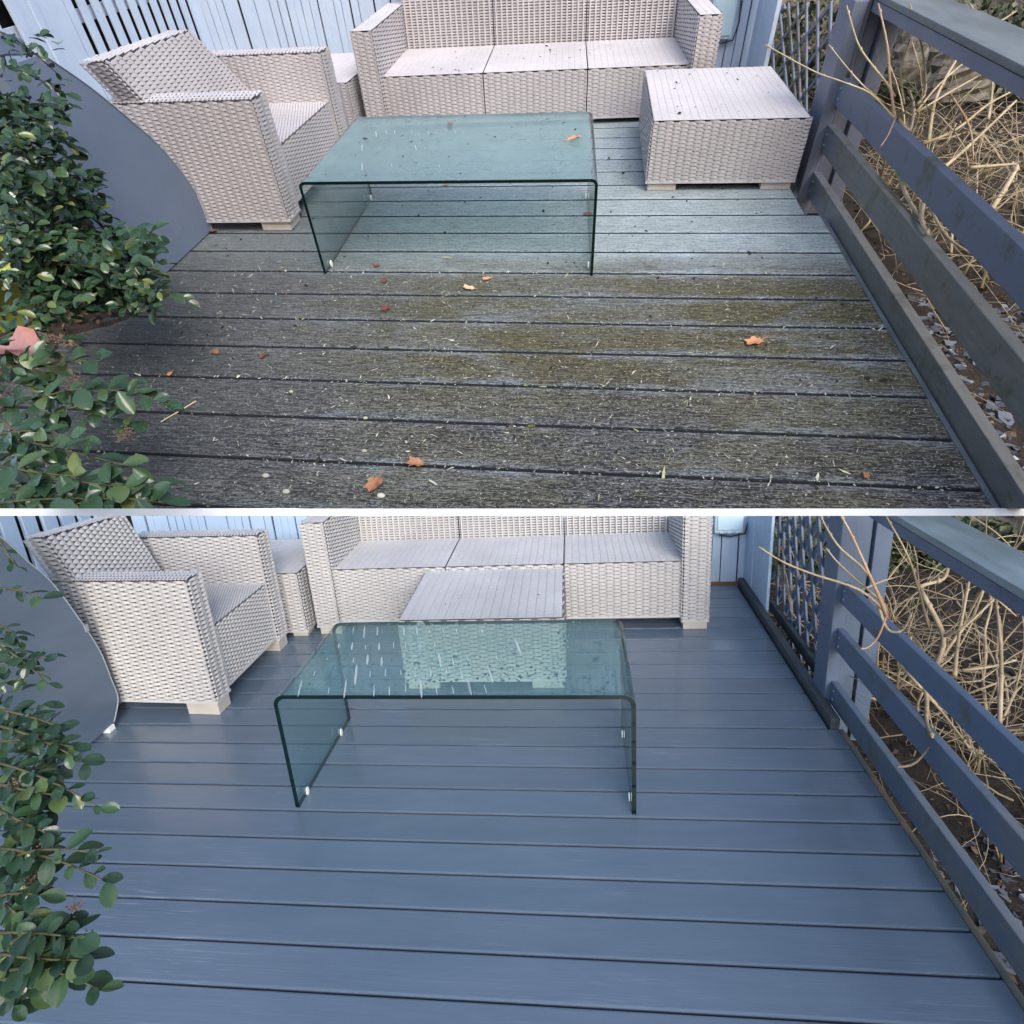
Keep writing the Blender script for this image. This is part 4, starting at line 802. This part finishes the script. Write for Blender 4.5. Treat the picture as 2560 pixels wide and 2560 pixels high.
exT = [(pl(P3, (1240, 640, 1.62), (1110, 505, 1.62), (960, 440, 1.62), (820, 390, 1.62), (635, 292, 1.62), (545, 240, 1.62)), .0045, 'branchT'), (pl(P3, (1240, 520, 1.62), (1190, 440, 1.62), (1110, 340, 1.62), (1040, 230, 1.62), (980, 30, 1.62)), .0055, 'branchT'),
       (pl(P3, (1240, 640, 1.62), (1215, 450, 1.62), (1200, 250, 1.62), (1150, 20, 1.62)), .0065, 'branch2'), (pl(P3, (1190, 560, 1.65), (1080, 470, 1.62), (980, 360, 1.62), (885, 240, 1.62)), .004, 'branchT'), (pl(P3, (1360, 560, 1.7), (1405, 480, 1.7), (1385, 260, 1.65), (1320, 20, 1.62)), .006, 'branchT'),
       (pl(P3, (1240, 640, 1.6), (1200, 730, 1.55), (1160, 790, 1.55)), .004, 'branch2'), (pl(P3, (1290, 560, 1.7), (1270, 380, 1.7), (1320, 210, 1.7)), .005, 'branchT'), (pl(P3, (1420, 760, 1.75), (1450, 560, 1.8), (1510, 420, 1.8), (1590, 290, 1.8)), .009, 'branchT'), (pl(P3, (1340, 620, 1.7), (1480, 450, 1.8), (1680, 280, 1.8)), .006, 'branchT'),
       (pl(P3, (1360, 600, 1.7), (1560, 480, 1.75), (1740, 380, 1.8)), .0055, 'branchT'), (pl(P3, (1390, 770, 1.6), (1560, 700, 1.65), (1740, 560, 1.7), (1890, 480, 1.7)), .007, 'branchT'), (pl(P3, (1740, 640, 1.7), (1760, 500, 1.75), (1765, 365, 1.8)), .007, 'branchT'), (pl(P3, (1540, 510, 1.65), (1640, 680, 1.6), (1660, 860, 1.6)), .005, 'branch2'),
       (pl(P3, (1500, 900, 1.6), (1640, 780, 1.65), (1890, 540, 1.7)), .009, 'branchT'), (pl(P3, (1640, 900, 1.55), (1760, 890, 1.55), (1890, 880, 1.55)), .008, 'branchT'), (pl(P3, (1240, 870, 1.7), (1300, 1050, 1.6), (1400, 1200, 1.5)), .011, 'branchT'), (pl(P3, (1390, 1100, 1.55), (1380, 1180, 1.5), (1420, 1260, 1.45)), .010, 'branchT'),
       (pl(P3, (1430, 1120, 1.5), (1520, 1270, 1.45), (1680, 1380, 1.4), (1850, 1470, 1.35)), .006, 'branchT'), (pl(P3, (1210, 820, 1.7), (1270, 960, 1.6), (1390, 1060, 1.55)), .007, 'branchT'), (pl(P3, (1680, 60, 1.8), (1760, 130, 1.75), (1890, 60, 1.75)), .006, 'branchT'), (pl(P3, (1640, 20, 1.8), (1740, 150, 1.75), (1890, 230, 1.75)), .005, 'branchT'),
       (pl(P3, (1720, 1180, 1.5), (1850, 980, 1.5), (1890, 900, 1.5)), .013, 'branchT'), (pl(P3, (1260, 640, 1.65), (1320, 700, 1.65), (1340, 560, 1.7), (1310, 480, 1.7)), .008, 'branchT')]
bare_shrub(T, 'tangled pale bare shrub beyond the violet grey railing by the dirty deck', exT, (.62, 1, .5), (.4, .5, -.14), [(.28, .7, 3), (.5, .4, 4), (.75, .8, 3), (.8, .1, 3), (.45, 1.2, 2), (1.0, .5, 2), (.35, -.1, 1)])

# ------------------------------------------------------------------ scattered ground cover (uncountable)
def scatter(h, name, m, n, region, size, zf, seed, tilt=.5, flat=False, thick=0, kind='stuff', label=None, cat=None, asp=(.35, .8), curl=.15):
    rng = np.random.RandomState(seed); mb = MB()
    for i in range(n):
        x = rng.uniform(region[0], region[1]); y = rng.uniform(region[2], region[3]); s_ = size * rng.lognormal(0, .4); a = rng.uniform(0, 6.28); ar = rng.uniform(*asp)
        R0 = rotm([rng.normal(0, tilt), rng.normal(0, tilt), 0]) @ rotm([0, 0, a]); k = rng.randint(5, 8); z = zf(x, y) + s_ * .2 * rng.rand()
        an = np.sort(rng.uniform(0, 6.28, k)); rr = rng.uniform(.7, 1.05, k); V = [np.array([0, 0, curl * s_])] if not flat else []
        ring = [np.array([math.cos(q) * r_ * s_, math.sin(q) * r_ * s_ * ar, 0]) for q, r_ in zip(an, rr)]
        if flat:
            V = ring + [p - np.array([0, 0, thick * s_]) for p in ring]; F = [tuple(range(k))] + [(j, k + j, k + (j + 1) % k, (j + 1) % k) for j in range(k)]
        else: V = V + ring; F = [(0, 1 + j, 1 + (j + 1) % k) for j in range(k)]
        mb.add([R0 @ p + np.array([x, y, z]) for p in V], F)
    return thing(h, mb, name, m, kind=kind, label=label, cat=cat)
scatter(B, 'leaf_litter', 'litter', 8000, (.04, 2.6, -2.3, 2.6), .017, gzB, 41)
scatter(T, 'leaf_litter', 'litter', 8000, (.02, 1.8, -1.1, 2.4), .011, gzT, 42)
scatter(B, 'slate_chips', 'slate', 2600, (.04, 1.5, -2.4, -.05), .021, gzB, 43, .22, True, .22, asp=(.5, .9))
scatter(T, 'slate_chips', 'slate', 2000, (.02, .9, -1.1, .12), .016, gzT, 44, .22, True, .22, asp=(.5, .9))
scatter(B, 'slate_chips', 'slate', 60, (.035, .12, -2.4, .2), .016, lambda x, y: gzB(x, y) + .02, 45, .3, True, .3, asp=(.5, .9))
scatter(T, 'leaf_litter', 'litter', 700, (-2.75, -2.2, -1.0, -.2), .012, lambda x, y: .02, 46)
def hedge(h, name, pts, zb, zt, n, size, seed, m='ivy'):
    rng = np.random.RandomState(seed); mb = MB(); P = [np.array(p, float) for p in pts]
    for i in range(n):
        q = rng.uniform(0, len(P) - 1.0001); a = int(q); f_ = q - a; p = P[a] * (1 - f_) + P[a + 1] * f_; c = np.array([p[0] + rng.normal(0, .05), p[1] + rng.normal(0, .06), rng.uniform(zb, zt)])
        s_ = size * rng.lognormal(0, .35); R0 = rotm(rng.normal(0, 1.1, 3)); V = [(0, 0, 0), (.45 * s_, .5 * s_, .1 * s_), (0, s_, 0), (-.45 * s_, .5 * s_, .1 * s_)]
        mb.add([R0 @ np.array(v_) + c for v_ in V], [(0, 1, 2), (0, 2, 3)])
    return thing(h, mb, name, m, kind='stuff')
hedge(B, 'ivy_growth', [(.15, 2.55), (1., 2.6), (2., 2.4), (3.0, 1.5)], -.3, .35, 5200, .045, 51)
hedge(T, 'ivy_growth', [(.08, 2.45), (.6, 2.4), (1.2, 2.1), (1.9, 1.1)], -.15, .32, 5200, .024, 52)
# debris on the dirty deck
scatter(T, 'pale_debris', 'fleck', 6500, (-2.2, -.01, -1.15, .45), .0024, lambda x, y: .0012, 61, .25, asp=(.12, .5), curl=.1)
scatter(T, 'pale_debris', 'fleck', 1500, (-2.1, -.02, -1.15, .1), .0060, lambda x, y: .0015, 62, .3, asp=(.06, .25), curl=.1)
for k_ in range(-1, 7):     # litter caught along the gaps
    scatter(T, 'gap_litter', 'litter' if k_ % 2 else 'fleck', 60, (-2.0, -.03, -.15 * k_ - .008, -.15 * k_ + .008), .0036, lambda x, y: .0014, 90 + k_, .4, asp=(.3, .8), curl=.4)
scatter(T, 'dark_debris', 'darkbit', 260, (-2.2, -.03, -1.1, 1.4), .0062, lambda x, y: .0015, 63, .3, curl=.4)
def on_top(h, name, m, n, reg, size, z, seed, **k): return scatter(h, name, m, n, reg, size, lambda x, y: z, seed, .25, **k)
on_top(T, 'dark_debris', 'darkbit', 38, (-1.62, -.80, .02, .62), .0055, .2785, 64, curl=.3)
on_top(T, 'dark_debris', 'darkbit', 22, (-.57, -.07, .72, 1.4), .0060, .240, 65, curl=.3)
on_top(T, 'dark_debris', 'darkbit', 26, (-1.75, -.45, 1.56, 2.1), .0066, .226, 66, curl=.3)
on_top(B, 'dark_debris', 'darkbit', 8, (-2.25, -1.45, .7, 1.35), .0055, .473, 67, curl=.3)

# ------------------------------------------------------------------ fallen leaves, each a thing
def fallen(h, uv, m, size, z, label, seed, lobes=7):
    rng = np.random.RandomState(seed); p = onz(h, uv, z); mb = MB(); n = 18; V = [(0, 0, .10 * size)]; cu = rng.uniform(.25, .8)
    for i in range(n):
        a = 2 * math.pi * i / n; r = size * (.75 + .3 * math.cos(a)) * (1 + .22 * math.sin(lobes * a) + rng.uniform(-.1, .1)); x, y = r * math.cos(a), r * math.sin(a) * .62
        V.append((x, y, .002 + cu * abs(y) * rng.uniform(.4, 1.3) + .12 * max(0, x)))
    F = [(0, 1 + i, 1 + (i + 1) % n) for i in range(n)]; mb.add(V, F); mb.tube([(-size * .4, 0, .004), (-size * .9, size * .1, .006)], size * .03, 4)
    t = thing(h, mb, 'fallen_leaf', m, tuple(p + np.array([0, 0, .001])), rng.uniform(0, 6.28), label=label, cat='leaf', group='fallen leaves')
    return t
FL = [(P1(1130, 1250), 'fl_red', .026, 0, 'small red leaf on the dirty deck at the foot of the grey fabric cover'),
      ((1124, 312), 'fl_brown', .021, .278, 'brown leaf at the back left of the dew covered glass tabletop'), ((1429, 353), 'fl_orange', .030, .278, 'curled orange-brown leaf at the right end of the dew covered tabletop'),
      ((1464, 536), 'fl_brown', .018, 0, 'small brown leaf on the deck beside the right side of the dew covered table'), ((1117, 463), 'fl_orange', .018, 0, 'orange leaf just under the front edge of the dew covered tabletop'),
      ((944, 667), 'fl_red', .018, 0, 'red leaf right of the left glass foot on the dirty deck'), ((961, 703), 'fl_red', .021, 0, 'dark red leaf on the board in front of the dew covered table, left side'),
      ((1222, 699), 'fl_orange', .019, 0, 'small orange leaf next to the tan leaf in front of the dew covered table'), ((1177, 724), 'fl_tan', .026, 0, 'pale tan curled leaf in front of the dew covered table'),
      ((968, 772), 'fl_red', .022, 0, 'dark red leaf two boards in front of the dew covered table'), ((1893, 855), 'fl_orange', .036, 0, 'large bright orange leaf alone on the right of the dirty deck'),
      ((1046, 1163), 'fl_brown', .026, 0, 'brown leaf lying across the gap near the front of the dirty deck'), ((942, 1207), 'fl_brown', .032, 0, 'ragged brown leaf next to white pebble at the front of the dirty deck'),
      ((2164, 1195), 'fl_brown', .013, 0, 'little upright brown leaf at the front right of the dirty deck'), ((661, 890), 'fl_red', .016, 0, 'dark red leaf on the left part of the dirty deck'),
      ((543, 884), 'fl_brown', .017, 0, 'brown leaf left of the dark red leaf on the dirty deck'), ((1697, 86), 'fl_orange', .022, .227, 'orange leaf in the right back corner of the weathered sofa seat'),
      ((1325, 1070), 'moss', .011, 0, 'green moss tuft growing in the gap near the front of the dirty deck'), ((1013, 121), 'fl_orange', .014, .227, 'orange leaf in the left back corner of the weathered sofa seat'),
      ((430, 936), 'fl_orange', .014, 0, 'thin orange leaf on the dark left boards')]
for i, (uv, m_, s_, z_, lb) in enumerate(FL): fallen(T, uv, m_, s_, z_, lb, 100 + i)
fallen(T, FU(62, 668), 'fl_pink', .075, .26, 'large wet pink-red leaf lying on the evergreen shrub', 140, 4)
fallen(B, S3(55, 118), 'fl_orange', .03, .51, 'orange leaves in the right back corner of the clean sofa seat', 141)
def pebble(uv, s_, label): mb = MB(); n = 8; V = [(math.cos(6.283 * i / n) * s_, math.sin(6.283 * i / n) * s_ * .7, .0) for i in range(n)] + [(math.cos(6.283 * i / n) * s_ * .7, math.sin(6.283 * i / n) * s_ * .5, s_ * .5) for i in range(n)] + [(0, 0, s_ * .62)]; mb.add(V, [(i, (i + 1) % n, n + (i + 1) % n, n + i) for i in range(n)] + [(n + i, n + (i + 1) % n, 2 * n) for i in range(n)]); p = onz(T, uv); thing(T, mb, 'pebble', 'fleck', (p[0], p[1], .001), smooth=True, label=label, cat='pebble', group='white pebbles')
for uv, s_, lb in [((953, 1240), .009, 'white pebble just below the ragged brown leaf'), ((911, 1128), .007, 'white pebble on the second board from the front'), ((914, 1046), .006, 'white pebble lying on a gap left of centre'), ((665, 1190), .0085, 'off white pebble near the front left beside a second one'), ((716, 1230), .0085, 'oval white pebble near the front left edge'), ((728, 980), .006, 'greenish white pebble on the left boards')]: pebble(uv, s_, lb)
mb = MB(); a = onz(T, (402, 1055), .004); b = onz(T, (490, 1003), .004); mb.tube([(0, 0, 0), tuple(b - a)], .0018, 5); thing(T, mb, 'straw', 'fl_tan', tuple(a), label='thin pale straw lying on the left boards beside the shrub', cat='straw')

# white and grey clip + yellow pot + white tube inside the shrub
Zc6 = Zm(0, 500, 480 / 1932)
def clip_thing():
    dd = 1.5; c = atd(T, Zc6(1150, 980), dd); t = root(T, 'plastic_clip', tuple(c), 0, 'white and grey plastic clip caught in the lower tips of the shrub', 'clip')
    def P(x, y, q=0.): return atd(T, Zc6(x, y), dd + q) - c
    for nm, m_, pts, r in (('jaw', 'pad', [P(1060, 960), P(1100, 1000), P(1180, 960), P(1240, 990)], .0075), ('handle', 'greyplastic', [P(1090, 930), P(1140, 900), P(1200, 930), P(1250, 1000), P(1380, 1060)], .006), ('handle', 'greyplastic', [P(1110, 1020), P(1160, 1100)], .0085), ('jaw', 'pad', [P(1080, 950), P(1075, 905)], .005)):
        m_b = MB(); m_b.tube(pts, r, 7); part(m_b, nm, m_, t, smooth=True)
clip_thing()
def pot():
    p = onz(T, (20, 800)); t = root(T, 'plant_pot', (p[0] - .05, p[1] - .02, 0), 0, 'lime yellow plastic pot half hidden behind the shrub at the far left', 'plant pot')
    n = 24; r0, r1, hh = .15, .20, .16; mb = MB(); V = []
    for (r, z) in ((r0, .004), (r1, hh), (r1 * 1.06, hh), (r1 * 1.06, hh + .02), (r1 * .96, hh + .02), (r1 * .9, hh - .02)): V += [(r * math.cos(6.283 * i / n), r * math.sin(6.283 * i / n), z) for i in range(n)]
    mb.add(V, [(k * n + i, k * n + (i + 1) % n, (k + 1) * n + (i + 1) % n, (k + 1) * n + i) for k in range(5) for i in range(n)]); part(mb, 'wall', 'yellow', t, smooth=True)
    mb = MB(); mb.add([(r1 * .9 * math.cos(6.283 * i / n), r1 * .9 * math.sin(6.283 * i / n), hh - .015) for i in range(n)], [tuple(range(n))]); part(mb, 'soil', 'soilT', t)
    for an in (-1.9, -1.2, -.5): mb = MB(); mb.tube([(r0 * 1.01 * math.cos(an), r0 * 1.01 * math.sin(an), .01), (r1 * 1.03 * math.cos(an + .12), r1 * 1.03 * math.sin(an + .12), hh)], .004, 4); part(mb, 'stripe', 'darkbit', t)
pot()
mb = MB(); a = atd(T, (15, 478), 1.5); b = atd(T, (75, 530), 1.45); mb.tube([(0, 0, 0), tuple((b - a) * .5 + (0, 0, -.004)), tuple(b - a)], .009, 8); thing(T, mb, 'white_tube', 'pad', tuple(a), smooth=True, label='short white plastic tube showing through the shrub at the far left', cat='tube')
# stump and stones beyond the lower/upper railing
def rockthing(h, uv_t, uv_b, y, wd, m, label, name, cat, seed):
    rng = np.random.RandomState(seed); a = ony(h, uv_t, y); b = ony(h, uv_b, y); mb = MB(); n = 12; V = []; L = 9
    for j in range(L):
        s_ = j / (L - 1); c = b + (a - b) * s_ - b
        for i in range(n): an = 6.283 * i / n; r = wd * (1.1 - .25 * s_) * rng.uniform(.82, 1.15); V.append((c[0] + r * math.cos(an), c[1] + r * .6 * math.sin(an), c[2]))
    mb.add(V, [(j * n + i, j * n + (i + 1) % n, (j + 1) * n + (i + 1) % n, (j + 1) * n + i) for j in range(L - 1) for i in range(n)] + [tuple((L - 1) * n + i for i in range(n))])
    thing(h, mb, name, m, tuple(b), label=label, cat=cat, smooth=False)
rockthing(T, P3(1370, 100), P3(1290, 430), 1.35, .065, 'rock', 'upright grey stone behind the post of the violet grey railing', 'standing_stone', 'stone', 72)
rockthing(T, P3(1650, 230), P3(1560, 520), 1.25, .12, 'rock', 'broad tan stone half hidden by the pale bare shrub', 'standing_stone', 'stone', 73)
rockthing(T, P3(1560, 30), P3(1500, 480), 1.5, .10, 'rock', 'tall rough stone behind the handrail above the pale bare shrub', 'standing_stone', 'stone', 74)

# ------------------------------------------------------------------ water beads, and reflections modelled as pale streaks, on the table tops
def beads(h, n, reg, z, size, seed, name, asp=1., rows=None, label=None):
    rng = np.random.RandomState(seed); mb = MB(); k = 7
    pts = [(rng.uniform(reg[0], reg[1]), rng.uniform(reg[2], reg[3])) for _ in range(n)] if rows is None else rows
    for (x, y) in pts:
        s_ = size * rng.lognormal(0, .45); a = s_ * (1 if rows is None else .55); b = s_ * asp * (1 if rows is None else rng.uniform(.6, 1.4))
        ti = 0. if rows is None else -.30
        V = [(x + a * math.cos(6.283 * i / k) + ti * b * math.sin(6.283 * i / k), y + b * math.sin(6.283 * i / k), z) for i in range(k)] + [(x + .6 * a * math.cos(6.283 * i / k) + .6 * ti * b * math.sin(6.283 * i / k), y + .6 * b * math.sin(6.283 * i / k), z + s_ * .35) for i in range(k)] + [(x, y, z + s_ * .45)]
        mb.add(V, [(i, (i + 1) % k, k + (i + 1) % k, k + i) for i in range(k)] + [(k + i, k + (i + 1) % k, 2 * k) for i in range(k)])
    return thing(h, mb, name, 'water' if rows is None else 'reflstreak', smooth=True, kind='stuff')
beads(B, 1300, (-2.55, -1.1, -.27, .34), .6012, .0042, 81, 'water_droplets')
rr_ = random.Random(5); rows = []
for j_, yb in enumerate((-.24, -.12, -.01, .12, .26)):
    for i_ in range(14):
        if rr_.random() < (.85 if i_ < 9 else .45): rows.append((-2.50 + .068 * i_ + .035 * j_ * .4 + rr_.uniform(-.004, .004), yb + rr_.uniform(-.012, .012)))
beads(B, 0, None, .6013, .0062, 82, 'reflection_streaks', 6.5, rows)  # reflections of the fence gaps shaped as pale streaks
rows = [(-1.55 + .03 * i_ + .008 * j_, .10 + .17 * j_ + rr_.uniform(-.02, .02)) for j_ in range(3) for i_ in range(11) if rr_.random() < .6]
beads(T, 0, None, .2773, .0016, 83, 'reflection_streaks', 14, rows)  # reflections on the upper table, also shaped as streaks
beads(T, 700, (-1.63, -.80, 0, .62), .2772, .0018, 84, 'water_droplets')

# ------------------------------------------------------------------ trim both terraces to the divider strip
bpy.context.view_layer.update()
def plane(h, v):
    n = np.array([0, FPX, -(v - CPX)]); n = RB.T @ n; n /= np.linalg.norm(n)
    return n * (1 if h is B else -1), CAMP        # points with n.(x-c) < 0 are cut away
for o in [o for o in bpy.data.objects if o.type == 'MESH' and o.name in HALF]:
    if o.name.startswith('added_divider_strip'): continue
    h = HALF[o.name]; n, c = plane(h, 1289.5 if h is B else 1271.5); me = o.data; k = len(me.vertices)
    if not k: continue
    co = np.empty(k * 3); me.vertices.foreach_get('co', co); co = co.reshape(-1, 3); mw = np.array(o.matrix_world); wc = co @ mw[:3, :3].T + mw[:3, 3]
    d = (wc - c) @ n
    if d.min() > 0: continue
    if d.max() <= 0:
        if not o.children and not o.get('category') and not o.get('kind') == 'structure': bpy.data.objects.remove(o)
        elif not o.children: bpy.data.objects.remove(o)
        continue
    if me.users > 1: me = me.copy(); o.data = me
    iw = o.matrix_world.inverted(); lc = iw @ Vector(c); ln = (o.matrix_world.to_3x3().transposed() @ Vector(n)).normalized()
    bm = bmesh.new(); bm.from_mesh(me); r = bmesh.ops.bisect_plane(bm, geom=bm.verts[:] + bm.edges[:] + bm.faces[:], dist=1e-6, plane_co=lc, plane_no=ln, clear_inner=True, clear_outer=False)
    ed = [e for e in r['geom_cut'] if isinstance(e, bmesh.types.BMEdge)]
    if ed and k < 400:
        try: bmesh.ops.holes_fill(bm, edges=ed, sides=0)
        except Exception: pass
    bm.to_mesh(me); bm.free()
